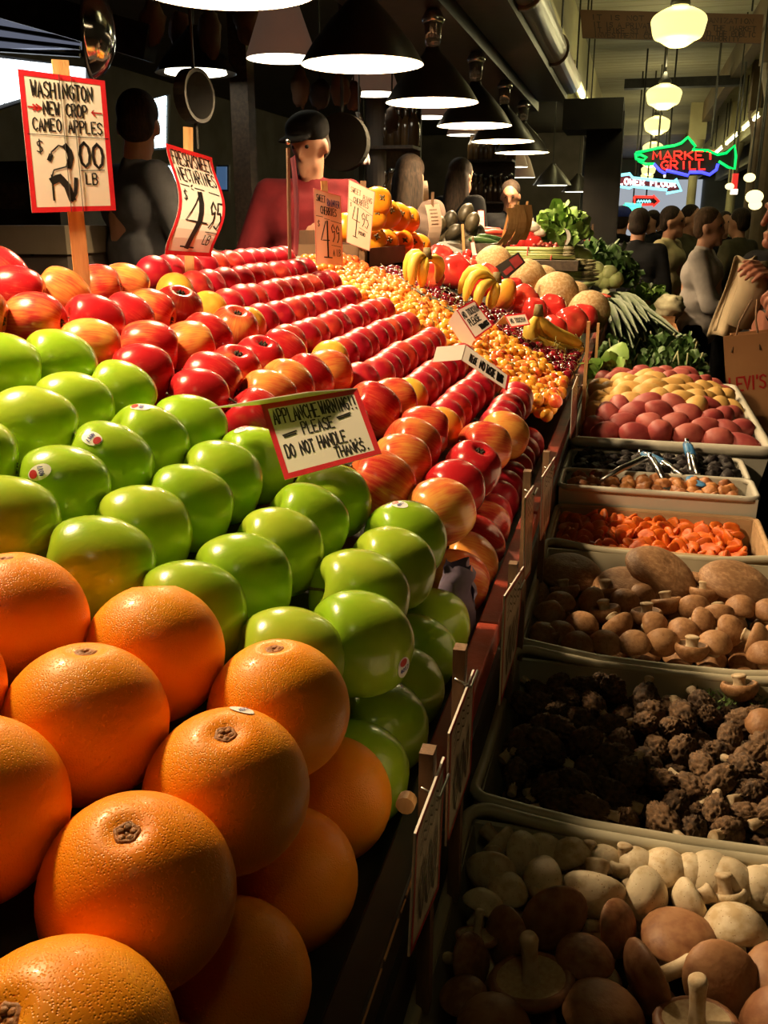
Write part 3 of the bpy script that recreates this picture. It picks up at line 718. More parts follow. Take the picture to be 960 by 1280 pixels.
# ================================================================== trays of mushrooms, dried fruit and potatoes
M.update(
 mwhite=mat('white_mushroom_cap', (0.66, 0.54, 0.37), 0.55, var=(0.50, 0.36, 0.20), vscale=2.6, vpow=(.46, .70), bump=.2, bscale=5, sss=.04, objvar=.2, spots=(7, (.30, .17, .08), .13)),
 mstem=mat('mushroom_stem', (0.62, 0.50, 0.34), 0.65, var=(0.42, 0.28, 0.15), vscale=2.5, bump=.2, bscale=9),
 mcrem=mat('cremini_cap', (0.27, 0.125, 0.05), 0.55, var=(0.40, 0.21, 0.095), vscale=4.5, bump=.25, bscale=7, objvar=.3, spots=(10, (.13, .055, .022), .16)),
 mshii=mat('shiitake_cap', (0.20, 0.075, 0.03), 0.55, var=(0.32, 0.15, 0.065), vscale=3.0, bump=.22, bscale=6, objvar=.3),
 mport=mat('portobello_cap', (0.27, 0.135, 0.06), 0.55, var=(0.42, 0.24, 0.12), vscale=6, vpow=(.45, .7), bump=.5, bscale=14, stretch=(1, 1, 3)),
 gill=mat('mushroom_gills', (0.16, 0.09, 0.05), 0.8, var=(0.24, 0.15, 0.09), vscale=9),
 gillpale=mat('pale_gills', (0.5, 0.38, 0.22), 0.8, var=(0.4, 0.28, 0.15), vscale=9),
 morel=mat('morel_cap', (0.045, 0.024, 0.012), 0.8, var=(0.15, 0.08, 0.036), vscale=3.5, bump=.3, bscale=14, objvar=.2),
 apricot=mat('dried_apricot', (0.72, 0.15, 0.010), 0.5, var=(0.58, 0.10, 0.010), vscale=2, objvar=.4, sss=.12, bump=.3, bscale=4),
 fig=mat('dried_fig', (0.45, 0.18, 0.05), 0.5, var=(0.26, 0.09, 0.03), vscale=2, objvar=.5, bump=.4, bscale=5),
 prune=mat('prune', (0.005, 0.0035, 0.004), 0.6, spec=.2, var=(0.02, 0.014, 0.014), vscale=3, bump=.5, bscale=5),
 potyel=mat('yellow_potato', (0.62, 0.38, 0.11), 0.55, var=(0.52, 0.29, 0.08), vscale=1.5, objvar=.3, bump=.1, bscale=8, spots=(5, (.32, .17, .05), .06)),
 potred=mat('red_potato', (0.27, 0.035, 0.035), 0.55, var=(0.36, 0.08, 0.06), vscale=1.5, objvar=.3, bump=.1, bscale=8, spots=(5, (.22, .06, .04), .06)),
)
def lumpy(n, m, sc, amt, fr, seed, pit=0.0):
    """unit ball pushed about by noise"""
    mb = MB().ball((0, 0, 0), 1, n, m)
    for i, p in enumerate(mb.v):
        k = 1 + amt*noise.noise(p*fr + Vector((seed*3.1, seed, 0)))
        if pit:
            d = noise.voronoi(Vector((p.x, p.y, p.z*.8))*2.9 + Vector((seed, 0, seed)))[0]; k += pit*(1-min(1, (d[1]-d[0])*2.6)) - pit*.6
        mb.v[i] = Vector((p.x*sc[0], p.y*sc[1], p.z*sc[2]))*k
    return mb
def mush_set(capm, gillm, flat=1.0, edge=1.0, stem=1.0, sr=.34, seed=0):
    wob = lambda a, z: 1+.03*cos(2*a+seed)+.025*cos(3*a+seed*2)
    cap = crom([(0, .72*flat), (.30, .70*flat), (.62, .56*flat), (.88, .26*flat), (1.0, -.02), (.98, -.18*edge), (.88, -.27*edge), (.78, -.24*edge)], 3)
    c = MB().lathe(cap, 22, fn=wob).mesh('cap', capm, True)
    g = MB().lathe([(.79, -.245*edge), (.6, -.15), (.3, -.10), (0, -.10)], 22, fn=wob).mesh('gills', gillm, True)
    s = MB().lathe(crom([(sr*1.1, -.08), (sr*.92, -.35*stem), (sr, -.7*stem), (sr*1.15, -.88*stem), (sr*.8, -.98*stem), (0, -1.0*stem)], 3), 14, fn=lambda a, z: 1+.06*cos(3*a+seed)).mesh('stem', M['mstem'], True)
    return c, g, s
MS = {'w': [mush_set(M['mwhite'], M['gill'], 1.05, 1.1, 1.05, .36, i) for i in range(3)],
      'c': [mush_set(M['mcrem'], M['gill'], 1.0, 1.2, .8, .36, i) for i in range(3)],
      's': [mush_set(M['mshii'], M['gillpale'], .55, .7, 1.3, .2, i) for i in range(3)]}
UPD = dict(u=(0, 0, 1), d=(.1, -.25, -1), r=(.8, -.4, .4), l=(-.8, -.5, .4), f=(.1, -.9, .5), fd=(.1, -1, -.35), rd=(.9, -.4, -.5), b=(.1, .9, .5), ld=(-.9, -.5, -.4), lu=(-.5, .2, .9))
def mushroom(kind, p, r, d, label, grp, i=0):
    c, g, s = MS[kind][i % 3]
    dv = Vector(UPD[d] if isinstance(d, str) else d) + Vector((R.uniform(-.15, .15), R.uniform(-.15, .15), R.uniform(-.1, .1)))
    o = put({'w': 'white_mushroom', 'c': 'cremini_mushroom', 's': 'shiitake_mushroom'}[kind], c, None, p, aim(dv, R.uniform(0, 6)), r, label=label, cat='mushroom', group=grp)
    put('gills', g, o); put('stem', s, o); return o
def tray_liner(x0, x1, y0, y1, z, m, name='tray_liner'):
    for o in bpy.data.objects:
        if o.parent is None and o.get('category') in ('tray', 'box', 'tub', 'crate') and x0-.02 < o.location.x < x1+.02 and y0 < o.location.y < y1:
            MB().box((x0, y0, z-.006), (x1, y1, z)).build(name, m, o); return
IX0, IX1 = TX0+.014, TX1-.014
tray_liner(IX0, IX1, .40, .708, .925, M['liner']); tray_liner(IX0, IX1, .75, 1.048, .944, M['liner'])
tray_liner(IX0, IX1, 1.093, 1.472, .935, M['liner']); tray_liner(IX0+.006, IX1-.016, 1.512, 1.722, .955, M['boxwood'])
tray_liner(IX0+.006, IX1-.016, 1.75, 1.867, .985, M['liner']); tray_liner(IX0+.006, IX1-.016, 1.89, 2.057, .975, M['liner'])
tray_liner(IX0+.02, IX1+.03, 2.11, 2.865, .97, M['liner']); tray_liner(IX0, IX1+.05, 2.94, 3.70, .96, M['liner'])
def rowlabel(pts, fmt, step):
    """rows counted from the near edge of the tray, places from the left"""
    rows = {}
    ymin = min(p.y for p in pts)
    for i, p in enumerate(pts): rows.setdefault(int((p.y-ymin)/step), []).append(i)
    out = [None]*len(pts)
    for k, (r, L) in enumerate(sorted(rows.items())):
        L.sort(key=lambda i: pts[i].x)
        for j, i in enumerate(L): out[i] = fmt % (ORD[min(j+1, 39)], ORD[min(k+1, 39)])
    return out
# -- white mushrooms and shiitake, nearest tray
W = [(598, 1057, 'w', 'rd', .021), (596, 1100, 'w', 'fd', .025), (608, 1148, 'w', (.2, .6, .7), .021), (653, 1080, 'w', 'r', .023), (682, 1058, 'w', 'u', .02),
     (687, 1122, 'w', 'l', .024), (711, 1080, 'w', 'lu', .022), (737, 1052, 'w', 'd', .016), (742, 1140, 'w', (-.15, -.75, -.55), .030), (787, 1064, 'w', 'd', .019),
     (831, 1076, 'w', 'lu', .025), (787, 1097, 'w', 'f', .02), (816, 1133, 'w', 'r', .025), (878, 1102, 'w', (-.2, -.5, .8), .026), (907, 1062, 'w', (.5, .3, .8), .026),
     (945, 1080, 'w', 'u', .024), (945, 1124, 'w', 'f', .022), (914, 1172, 'w', (-.2, .3, .9), .028), (835, 1160, 'w', 'ld', .022), (765, 1085, 'w', 'u', .018), (640, 1125, 'w', 'u', .02), (900, 1120, 'w', 'd', .02), (860, 1060, 'w', 'l', .02),
     (855, 1186, 's', 'u', .033), (783, 1176, 's', 'r', .026), (692, 1186, 's', (.55, -.75, -.1), .034), (797, 1243, 's', (-.8, -.5, -.25), .036), (749, 1222, 's', 'u', .026), (893, 1224, 's', 'f', .032),
     (938, 1240, 's', (.1, -.3, .95), .038), (690, 1250, 's', 'd', .036), (648, 1190, 's', 'l', .026), (620, 1225, 's', 'r', .024), (850, 1262, 's', 'd', .034), (575, 1245, 's', 'u', .02), (740, 1275, 's', 'u', .034), (640, 1270, 's', 'u', .03), (560, 1180, 's', 'd', .02), (910, 1290, 's', 'l', .034), (800, 1300, 's', 'u', .034)]
wp = [atz(px, py, .985) for px, py, *_ in W]
wp = relax(wp, [a[4]*.80 for a in W], gap=.95, plane=False, anchor=.3)
for p in wp:
    p.x = min(max(p.x, TX0+.03), TX1-.03); p.y = min(max(p.y, .41), .700)
lw = {}
for kd in 'ws':
    ids = [i for i, a in enumerate(W) if a[2] == kd]
    labs = rowlabel([wp[i] for i in ids], ('white mushroom' if kd == 'w' else 'brown shiitake mushroom') + ', %s from the left, %s row from the front', .045)
    for i, l in zip(ids, labs): lw[i] = l
for i, (a, p) in enumerate(zip(W, wp)): mushroom(a[2], p+Vector((0, 0, .010)), a[4]*.86, a[3], lw[i], 'mushrooms in the nearest tray', i)
red_ = MB().box((0.0, .46, .931), (.10, .474, .940)).build('red_rubber_band', mat('red_rubber', (.5, .01, .015), .4, var=(.4, .01, .012), vscale=9), None, label='red strip lying between white mushrooms and shiitake', cat='strip')
# second layer in the shade of the tray so that the bottom does not show
rg = random.Random(5); extra = []
for j in range(7):
    for i in range(8):
        extra.append(Vector((TX0+.045+i*.04+rg.uniform(-.006, .006), .42+j*.044+rg.uniform(-.006, .006), .955)))
labs = rowlabel(extra, 'buried mushroom under the top ones, %s from the left, %s row from the front', .043)
for i, (p, l) in enumerate(zip(extra, labs)): mushroom('w' if p.y > .56 else 's', p, .02, rg.choice(('u', 'd', 'r', 'l', 'f')), l, 'buried mushrooms in the nearest tray', i)
# -- morels
mm = [lumpy(44, 30, (.66, .66, 1.0), .10, 1.4, i, .30).mesh('morel', M['morel'], True) for i in range(4)]
ms = MB().lathe(crom([(.26, -.75), (.24, -1.1), (.27, -1.45), (.2, -1.5), (0, -1.5)], 3), 10, fn=lambda a, z: 1+.1*cos(3*a)).mesh('stem', M['mstem'], True)
mp = []
for L, (z, n0) in enumerate(((.962, 0), (.988, .5))):
    for j in range(9):
        for i in range(11):
            if L == 1 and (i + j*3) % 7 == 0: continue
            x = TX0+.03+i*.0315+((j+L) % 2)*.012+rg.uniform(-.006, .006); yy = .765+j*.034+L*.012+rg.uniform(-.006, .006)
            if x > TX1-.02 or yy > 1.045: continue
            mp.append(Vector((x, yy, z+rg.uniform(-.005, .008))))
labs = rowlabel(mp, 'dark morel, %s from the left, %s row from the front of its tray', .034)
for i, (p, l) in enumerate(zip(mp, labs)):
    d = Vector((rg.uniform(-1, 1), rg.uniform(-1, 1), rg.uniform(-.25, .7)))
    s = rg.uniform(.0165, .023)
    o = put('morel', mm[i % 4], None, p, aim(d, rg.uniform(0, 6)), s, label=l, cat='mushroom', group='morels in the tray')
    put('stem', ms, o)
for i, (px, py) in enumerate(((925, 860), (955, 905))):
    mushroom('c', atz(px, py, 1.0), .021, 'd' if i == 0 else 'u', ('cremini mushroom lying stem up among the morels at the tray end', 'cremini mushroom at the right edge of the morels')[i], 'cremini mushrooms strayed into the morels', i)
moss = MB()
for k in range(160):
    p = atz(905+rg.uniform(-45, 50), 872+rg.uniform(-14, 16), .985) + Vector((0, 0, rg.uniform(0, .006)))
    d = Vector((rg.uniform(-1, 1), rg.uniform(-1, 1), rg.uniform(.2, 1)))*.008; s_ = d.cross(Vector((0, 0, 1)))*.25
    moss.add([p-s_, p+s_, p+d], [(0, 1, 2)])
moss.build('moss', mat('green_moss', (.10, .17, .03), .9, var=(.06, .1, .02), vscale=30), None, False, 'green moss scraps along the back of the morel tray', 'moss', None, 'stuff')
# -- cremini and portobello
Cl = [(756, 745, 'd'), (754, 770, 'd'), (781, 757, 'u'), (740, 760, 'l'), (772, 788, (.5, -.6, -.5)), (808, 775, 'd'), (837, 761, 'd'), (881, 747, 'd'), (866, 767, 'fd'), (893, 774, (.1, -.7, -.6)), (927, 765, 'u'), (727, 786, 'u'),
      (820, 790, 'r'), (852, 795, 'u'), (877, 786, 'r'), (914, 795, 'r'), (893, 811, 'u'), (941, 805, (.9, -.3, -.2)), (955, 825, 'u'), (793, 811, 'u'), (827, 811, 'fd'), (756, 811, 'u'), (862, 818, 'd'), (720, 812, 'u'),
      (700, 760, 'u'), (680, 775, 'l'), (668, 800, 'd'), (690, 800, 'u'), (655, 770, 'u'), (705, 745, 'd'), (960, 770, 'u'), (975, 800, 'u'), (800, 750, 'u'), (905, 745, 'l'), (640, 800, 'r')]
cp = [atz(px, py, .985) for px, py, _ in Cl]; cp = relax(cp, [.0195]*len(cp), gap=.95, plane=False, anchor=.3)
for p in cp: p.x = min(max(p.x, TX0+.03), TX1-.025); p.y = max(p.y, 1.112)
labs = rowlabel(cp, 'cremini mushroom, %s from the left, %s row from the front of its tray', .045)
for i, (p, a, l) in enumerate(zip(cp, Cl, labs)): mushroom('c', p+Vector((0, 0, .008)), .0225, a[2], l, 'cremini mushrooms in the tray', i)
low2 = [Vector((TX0+.035+i*.042+rg.uniform(-.005, .005), 1.125+j*.044, .953)) for j in range(8) for i in range(8)]
labs = rowlabel(low2, 'buried cremini mushroom under the top ones, %s from left, %s row from front', .043)
for i, (p, l) in enumerate(zip(low2, labs)): mushroom('c', p, .021, 'u', l, 'buried cremini mushrooms in the tray', i)
def portobello(px, py, z, r, d, label, squash=.55, hook=False, sy=1.0):
    prof = crom([(0, .26), (.25, .28), (.55, .25), (.82, .14), (.97, -.03), (1.0, -.16), (.93, -.25), (.84, -.21)], 4)
    o = put('portobello_mushroom', MB().lathe(prof, 34, fn=lambda a, zz: 1+.05*cos(2*a+1)+.03*cos(3*a+r*90)).mesh('cap', M['mport'], True), None, atz(px, py, z), aim(d, 1.0), (r, r*sy, r*1.1), label=label, cat='mushroom', group='portobello mushrooms')
    put('gills', MB().lathe([(.845, -.225), (.5, -.10), (0, -.08)], 34, fn=lambda a, zz: 1+.05*cos(2*a+1)+.03*cos(3*a+r*90)).mesh('gills', M['gill'], True), o)
    put('stem', MB().lathe(crom([(.2, -.06), (.18, -.4), (.2, -.6), (0, -.62)], 3), 12).mesh('stem', M['mstem'], True), o)
portobello(714, 712, 1.000, .050, (.15, -.15, 1), 'large dark portobello cap in shade at the left of its tray')
portobello(785, 731, .998, .046, (.02, -.22, 1), 'flat broad portobello cap lying in front of the others', sy=1.15)
portobello(830, 713, 1.014, .054, (.42, -.22, .85), 'long tilted portobello cap leaning over its neighbours', sy=1.1)
portobello(922, 724, 1.008, .054, (.25, -.12, .95), 'broad curled portobello cap at the right end of the tray')
portobello(872, 728, .985, .038, (.1, .5, .7), 'small portobello cap half hidden between the two big ones')
portobello(648, 738, .985, .046, (0, -.2, .95), 'dark portobello cap in the shaded tray corner by the rail')
# -- dried apricots, figs, prunes
def lay_tray(name, meshes, pts, rr, labf, step, cat, grp, up=.4, sc=(1, 1, 1)):
    labs = rowlabel(pts, labf, step)
    for i, (p, l) in enumerate(zip(pts, labs)):
        s = rg.uniform(.88, 1.12)*rr
        put(name, meshes[i % len(meshes)], None, p, aim((rg.uniform(-1, 1), rg.uniform(-1.2, .6), rg.uniform(up*.4, 1)), rg.uniform(0, 6)), (s*sc[0], s*sc[1], s*sc[2]), label=l, cat=cat, group=grp)
am = []
for i in range(4):
    mb = lumpy(18, 12, (1, .86, .36), .16, 1.6, i+20)
    for j, p in enumerate(mb.v): mb.v[j] = p + Vector((0, 0, .12*p.x*p.x - .18*math.exp(-(p.x**2+p.y**2)*4)*(1 if p.z > 0 else 0)))
    am.append(mb.mesh('apricot', M['apricot'], True))
def fill(x0, x1, y0, y1, s, z, L=1, dz=.012):
    out = []
    for l in range(L):
        ny = int((y1-y0)/(s*.9)); nx = int((x1-x0)/s)
        for j in range(ny):
            for i in range(nx): out.append(Vector((x0+(i+.5+.3*((j+l) % 2-.5))*s + rg.uniform(-.15, .15)*s, y0+(j+.5)*s*.9+rg.uniform(-.15, .15)*s, z+l*dz+rg.uniform(-.3, .3)*dz)))
    return out
lay_tray('dried_apricot', am, fill(TX0+.018, TX1-.026, 1.515, 1.722, .0255, .974, 2), .0185, 'dried apricot, %s from the left, %s row from the front of the box', .023, 'apricot', 'dried apricots in the box')
fm = [lumpy(16, 12, (1, .95, .72), .3, 2.0, i+40).mesh('dried_fig', M['fig'], True) for i in range(4)]
lay_tray('dried_fig', fm, fill(TX0+.02, TX1-.028, 1.752, 1.866, .031, 1.014, 2), .0165, 'brown dried fig, %s from the left, %s row from the front', .028, 'fig', 'dried figs in the narrow tray')
pm = [lumpy(16, 12, (1.1, .9, .7), .35, 2.2, i+60).mesh('prune', M['prune'], True) for i in range(4)]
lay_tray('prune', pm, fill(TX0+.02, TX1-.028, 1.892, 2.056, .029, 1.000, 3, .014), .018, 'black prune, %s from the left, %s row from the front', .026, 'prune', 'prunes in the white tray')
# -- potatoes
pmy = [lumpy(18, 14, (.82, .86, 1.12), .16, .9, i+80).mesh('yellow_potato', M['potyel'], True) for i in range(4)]
pmr = []
for m_ in pmy:
    c_ = m_.copy(); c_.materials.clear(); c_.materials.append(M['potred']); pmr.append(c_)
pts = []
for L in range(2):
    for j in range(12):
        for i in range(7):
            x = TX0+.045+i*.060+((j+L) % 2)*.028+rg.uniform(-.007, .007); yy = 2.125+j*.064+L*.028+rg.uniform(-.007, .007)
            if x > TX1+.025 or yy > 2.87: continue
            hz = .05*sin(pi*min(1, max(0, (x-TX0)/.40)))*min(1, (yy-2.07)/.25)
            pts.append(Vector((x, yy, 1.0 + L*.042 + hz + rg.uniform(-.004, .004))))
isy = lambda p: (2.36+.05*sin(p.x*25) < p.y < 2.74+.05*cos(p.x*22)) and not (p.x > .2 and p.y < 2.45)
for kind in (0, 1):
    L = [p for p in pts if isy(p) == bool(kind)]
    labs = rowlabel(L, ('yellow' if kind else 'red') + ' potato, %s from the left, %s row from the front of the tub', .064)
    for i, (p, l) in enumerate(zip(L, labs)):
        put('yellow_potato' if kind else 'red_potato', (pmy if kind else pmr)[i % 4], None, p, aim((rg.uniform(-1, 1), rg.uniform(-.6, .6), rg.uniform(-.3, .5)), rg.uniform(0, 6)), rg.uniform(.033, .040)*(1 if kind else .92), label=l, cat='potato', group='potatoes in the tub')
# -- serving tongs
M['tongblue'] = mat('blue_rubber_grip', (.05, .20, .42), .45, var=(.04, .15, .34), vscale=30)
M['tongblack'] = mat('black_scoop', (.02, .018, .016), .45, var=(.03, .03, .028), vscale=20)
def tongs(label, apex, arms, zs, tipc, grip):
    A = aty(*apex); e = empty('serving_tongs', A, label, 'tongs')
    MB().tube([A+Vector((-.004, 0, 0)), A+Vector((.004, 0, 0))], .009, 10).build('hinge', M['steel'], e, True)
    for (px, py, y) in arms:
        B = aty(px, py, y); d = (B-A)
        m1 = A+d*.12; m2 = A+d*.78
        MB().tube([A, A+d*.05, m1+Vector((0, 0, .004)), A+d*.45+Vector((0, 0, .006)), m2], [.005, .007, .0075, .007, .006], 8).build('arm', M['steel'], e, True)
        if grip: MB().tube([A+d*.06, A+d*.2+Vector((0, 0, .004)), A+d*.42+Vector((0, 0, .006))], [.0085, .0095, .0085], 8).build('grip', M['tongblue'], e, True)
        sp = MB().ball((0, 0, 0), 1, 12, 8, (.30, .09, .5))
        q = d.normalized().to_track_quat('Z', 'Y'); L = .045
        sp.v = [B + q @ (v*L) for v in sp.v]; sp.build('scoop', tipc, e, True)
tongs('steel tongs with black scoops lying open over the dried figs', (812, 572, 1.90), [(730, 612, 1.79), (838, 616, 1.80)], 0, M['tongblack'], False)
tongs('steel tongs with blue rubber grips leaning on the prunes', (858, 553, 2.03), [(876, 606, 1.84), (866, 600, 1.86)], 0, M['tongblue'], True)
tongs('steel tongs with blue handles lying across the prune tray', (800, 567, 2.03), [(872, 604, 1.83), (868, 612, 1.82)], 0, M['tongblue'], True)
# ================================================================== leaves
M.update(
 kale=mat('kale_leaf', (0.035, 0.085, 0.018), 0.55, var=(0.07, 0.14, 0.03), vscale=9, coords='Object'),
 lettuce=mat('lettuce_leaf', (0.16, 0.30, 0.05), 0.5, var=(0.25, 0.40, 0.09), vscale=12),
 leek=mat('leek_leaf', (0.035, 0.06, 0.02), 0.6, var=(0.06, 0.09, 0.03), vscale=14),
 stalk=mat('pale_stalk', (0.45, 0.46, 0.25), 0.5, var=(.38, .4, .2), vscale=10),
)
def leafclump(mb, c, rad, n, size, rng, curl=.4, up=.5, crinkle=.25):
    c = Vector(c)
    for k in range(n):
        a = rng.uniform(0, 2*pi); el = math.asin(rng.uniform(0.0, 1.0)); d = Vector((cos(a)*cos(el), sin(a)*cos(el), sin(el)))
        base = c + Vector((d.x*rad[0], d.y*rad[1], d.z*rad[2]))*rng.uniform(.45, .85)
        t = (d + Vector((rng.uniform(-.6, .6), rng.uniform(-.6, .6), up*rng.uniform(0, 1)))).normalized()
        s = t.cross(Vector((rng.uniform(-1, 1), rng.uniform(-1, 1), rng.uniform(-1, 1)))).normalized(); nn = s.cross(t)
        L = size*rng.uniform(.7, 1.3); ph = rng.uniform(0, 9)
        def fn(u, v):
            w_ = (sin(pi*min(.98, v*.85+.12)))**.7*.5*L; x = (u-.5)*2
            return base + t*(v*L) + s*(x*w_) + nn*(curl*L*v*v*.6 + crinkle*L*.5*sin(x*5+ph+v*7)*abs(x)*.6 + .1*L*x*x)
        mb.grid(fn, 4, 4)
def bunch(name, c, rad, n, size, m, label, cat, seed, stalks=0, **k):
    rng = random.Random(seed); e = empty(name, Vector(c)-Vector((0, 0, rad[2]*.1)), label, cat)
    mb = MB(); leafclump(mb, c, rad, n, size, rng, **k); f = mb.build('foliage', m, e, True, weld=False); f['kind'] = 'stuff'
    core = MB().ball(Vector(c)+Vector((0, 0, rad[2]*.25)), 1, 12, 8, (rad[0]*.62, rad[1]*.62, rad[2]*.5)); core.build('heart', m, e, True)
    for i in range(stalks):
        a = rng.uniform(0, 2*pi); b = Vector(c); d = Vector((cos(a)*rad[0]*.7, sin(a)*rad[1]*.7, rad[2]*.9))
        MB().tube([b, b+d*.5, b+d], [.004, .003, .002], 6).build('stalk', M['stalk'], e, True)
    return e
# kale and parsley in the crate behind the potatoes
for i, (x, y, rx, ry, rz, lab) in enumerate((
  (-.03, 3.02, .09, .10, .17, 'dark curly kale bunch at the left front of the greens crate'),
  (.09, 3.04, .09, .10, .18, 'dark curly kale bunch in the middle front of the greens crate'),
  (.18, 3.06, .08, .10, .18, 'dark curly kale bunch at the right front of the greens crate'),
  (-.02, 3.22, .09, .11, .20, 'kale bunch at the left middle of the greens crate'),
  (.09, 3.25, .09, .11, .21, 'kale bunch standing in the centre of the greens crate'),
  (.19, 3.27, .07, .11, .19, 'kale bunch at the right middle of the greens crate'),
  (.04, 3.48, .11, .12, .20, 'kale bunch at the left back of the greens crate'),
  (.16, 3.50, .09, .12, .19, 'kale bunch at the right back of the greens crate'))):
    bunch('kale_bunch', (x, y, .975), (rx, ry, rz), 300, .034, M['kale'], lab, 'kale', 30+i, stalks=3, crinkle=.5)
bunch('celery_leaf_bunch', (-.045, 2.925, 1.03), (.04, .04, .10), 24, .06, M['lettuce'], 'brighter celery leaves poking up at the left of the kale', 'celery', 77)
# long leeks fanning across to the aisle
def longleaves(name, base, tips, m, label, cat, seed, n=26, wd=.018):
    rng = random.Random(seed); e = empty(name, base, label, cat); b = Vector(base)
    for k in range(n):
        t = Vector(tips[0]).lerp(Vector(tips[1]), k/(n-1)) + Vector((rng.uniform(-.05, .05), rng.uniform(-.05, .05), rng.uniform(-.03, .05)))
        d = t-b; s = d.cross(Vector((0, 0, 1))).normalized()*wd*rng.uniform(.6, 1.1)
        arch = rng.uniform(.02, .07)
        mb = MB(); mb.grid(lambda u, v: b + d*v + Vector((0, 0, arch*sin(pi*v))) + s*((u-.5)*(1-v**3*.9)*(.4+.6*v)) + Vector((0, 0, abs(u-.5)*wd*.6)), 2, 6)
        mb.build('leaf', m, e, True)
    MB().tube([b-(Vector(tips[0])-b)*.25, b, b+(Vector(tips[0])-b)*.1], [.022, .025, .018], 10).build('shank', M['stalk'], e, True)
lb = atz(742, 372, 1.16)
longleaves('leek_bunch', atz(745, 385, 1.14), (atz(770, 440, 1.13), atz(838, 432, 1.10)), M['leek'], 'bunch of long leek leaves fanning out above the kale', 'leek', 5, 30, .05)
longleaves('leek_bunch', atz(760, 372, 1.15), (atz(790, 425, 1.13), atz(825, 415, 1.12)), M['leek'], 'farther bunch of leek leaves lying behind the first', 'leek', 6, 20, .05)
# crates of greens further down the aisle side
far = empty('produce_stand', (.2, 5.5, 0), 'far low produce stand with crates beside the aisle walkers', 'stand')
MB().box((-.05, 4.75, .0), (.22, 6.4, .86)).build('stand_body', M['darkwood'], far); MB().box((-.09, 4.7, .861), (.25, 6.45, .89)).build('stand_top', M['darkwood'], far)
for k, (y0, y1, z1, lab) in enumerate(((4.80, 5.25, 1.00, 'low orange wooden crate nearest on the far stand'), (5.30, 5.80, 1.03, 'orange wooden crate of green peppers on the far stand'), (5.85, 6.35, 1.07, 'rear orange wooden crate on the far stand'))):
    tray('wooden_crate', -.05, .235, y0, y1, .891, z1, mat('orange_crate_wood', (.42, .20, .07), .7, var=(.3, .13, .05), vscale=10, stretch=(1, 4, 1)), lab, 'crate', t=.012, lip=.004, flare=.002)
bunch('herb_bunch', (.09, 5.95, 1.03), (.14, .16, .12), 160, .05, M['lettuce'], 'loose salad greens heaped in the rear crate', 'greens', 91)
pep = lumpy(14, 10, (.8, .8, 1.05), .25, 1.3, 3).mesh('green_pepper', mat('green_pepper_skin', (.14, .24, .05), .3, var=(.3, .36, .08), vscale=1.2, objvar=.5), True)
rg2 = random.Random(11)
k = 0
for j in range(3):
    for i in range(4):
        k += 1
        put('green_pepper', pep, None, (-.01+i*.066+rg2.uniform(-.01, .01), 5.40+j*.13, .985+.02*j), aim((rg2.uniform(-1, 1), rg2.uniform(-1, 1), .4), 0), .042, label='green pepper, %s from the left in the %s row of the far crate' % (ORD[i+1], ORD[j+1]), cat='pepper', group='green peppers in the far crate')
rad_ = lumpy(12, 9, (1, 1, 1.1), .1, 1, 4).mesh('radish', mat('radish_skin', (.45, .03, .05), .35, var=(.55, .2, .2), vscale=1, objvar=.6), True)
for j in range(3):
    for i in range(4): put('radish', rad_, None, (-.01+i*.065, 4.90+j*.12, .955+.012*j), aim((rg2.uniform(-1, 1), .4, .5)), .03, label='red radish, %s from the left in the %s row of the low crate' % (ORD[i+1], ORD[j+1]), cat='radish', group='radishes in the low crate')
put('cauliflower', lumpy(26, 18, (1, 1, .85), .35, 2.6, 7).mesh('cauliflower', mat('cauliflower', (.62, .58, .38), .7, var=(.5, .45, .28), vscale=3), True), None, (.20, 5.36, 1.08), None, .075, label='pale cauliflower at the right corner of the pepper crate', cat='cauliflower')

# ================================================================== far end of the fruit stand
M.update(
 tomato=mat('tomato_skin', (0.62, 0.035, 0.03), 0.16, coat=.6, var=(0.70, 0.12, 0.06), vscale=1, vpow=(.5, .85), objvar=.3, sss=.08),
 banana=mat('banana_peel', (0.80, 0.52, 0.06), 0.45, var=(0.66, 0.46, 0.08), vscale=6, sss=.05),
 bananatip=mat('banana_tip', (0.18, 0.14, 0.05), 0.7, var=(.1, .07, .03), vscale=20),
 melon=mat('cantaloupe_rind', (0.42, 0.26, 0.11), 0.7, var=(0.56, 0.40, 0.22), vscale=9, vpow=(.45, .6), bump=.5, bscale=16),
 persim=mat('persimmon_skin', (0.85, 0.24, 0.012), 0.3, coat=.15, var=(0.80, 0.32, 0.02), vscale=1, objvar=.3, sss=.08),
 mango=mat('mango_skin', (0.80, 0.36, 0.04), 0.3, var=(0.58, 0.06, 0.03), vscale=.8, vpow=(.45, .7), sss=.05),
 avo=mat('avocado_skin', (0.030, 0.024, 0.014), 0.42, var=(0.06, 0.045, 0.022), vscale=3, bump=.5, bscale=12, objvar=.3),
 aspar=mat('asparagus', (0.22, 0.27, 0.07), 0.5, var=(0.38, 0.38, 0.14), vscale=7),
 aspdark=mat('asparagus_tip', (0.12, 0.09, 0.05), 0.6, var=(.16, .15, .06), vscale=14),
 garlic=mat('garlic_skin', (0.75, 0.68, 0.55), 0.6, var=(.62, .5, .42), vscale=3),
 cabb=mat('pale_cabbage', (0.42, 0.46, 0.20), 0.5, var=(.3, .36, .12), vscale=2.5, objvar=.3),
 grape=mat('red_grape', (0.28, 0.03, 0.03), 0.25, var=(.4, .08, .05), vscale=1, objvar=.5),
)
tm = [MB().lathe(crom([(0, .66), (.15, .72), (.5, .84), (.85, .58), (1.02, .05), (.88, -.5), (.5, -.8), (.15, -.80), (0, -.77)], 3), 24, fn=lambda a, z, i=i: 1+.045*cos(5*a+i)+.02*cos(3*a)).mesh('tomato', M['tomato'], True) for i in range(3)]
tstar = MB()
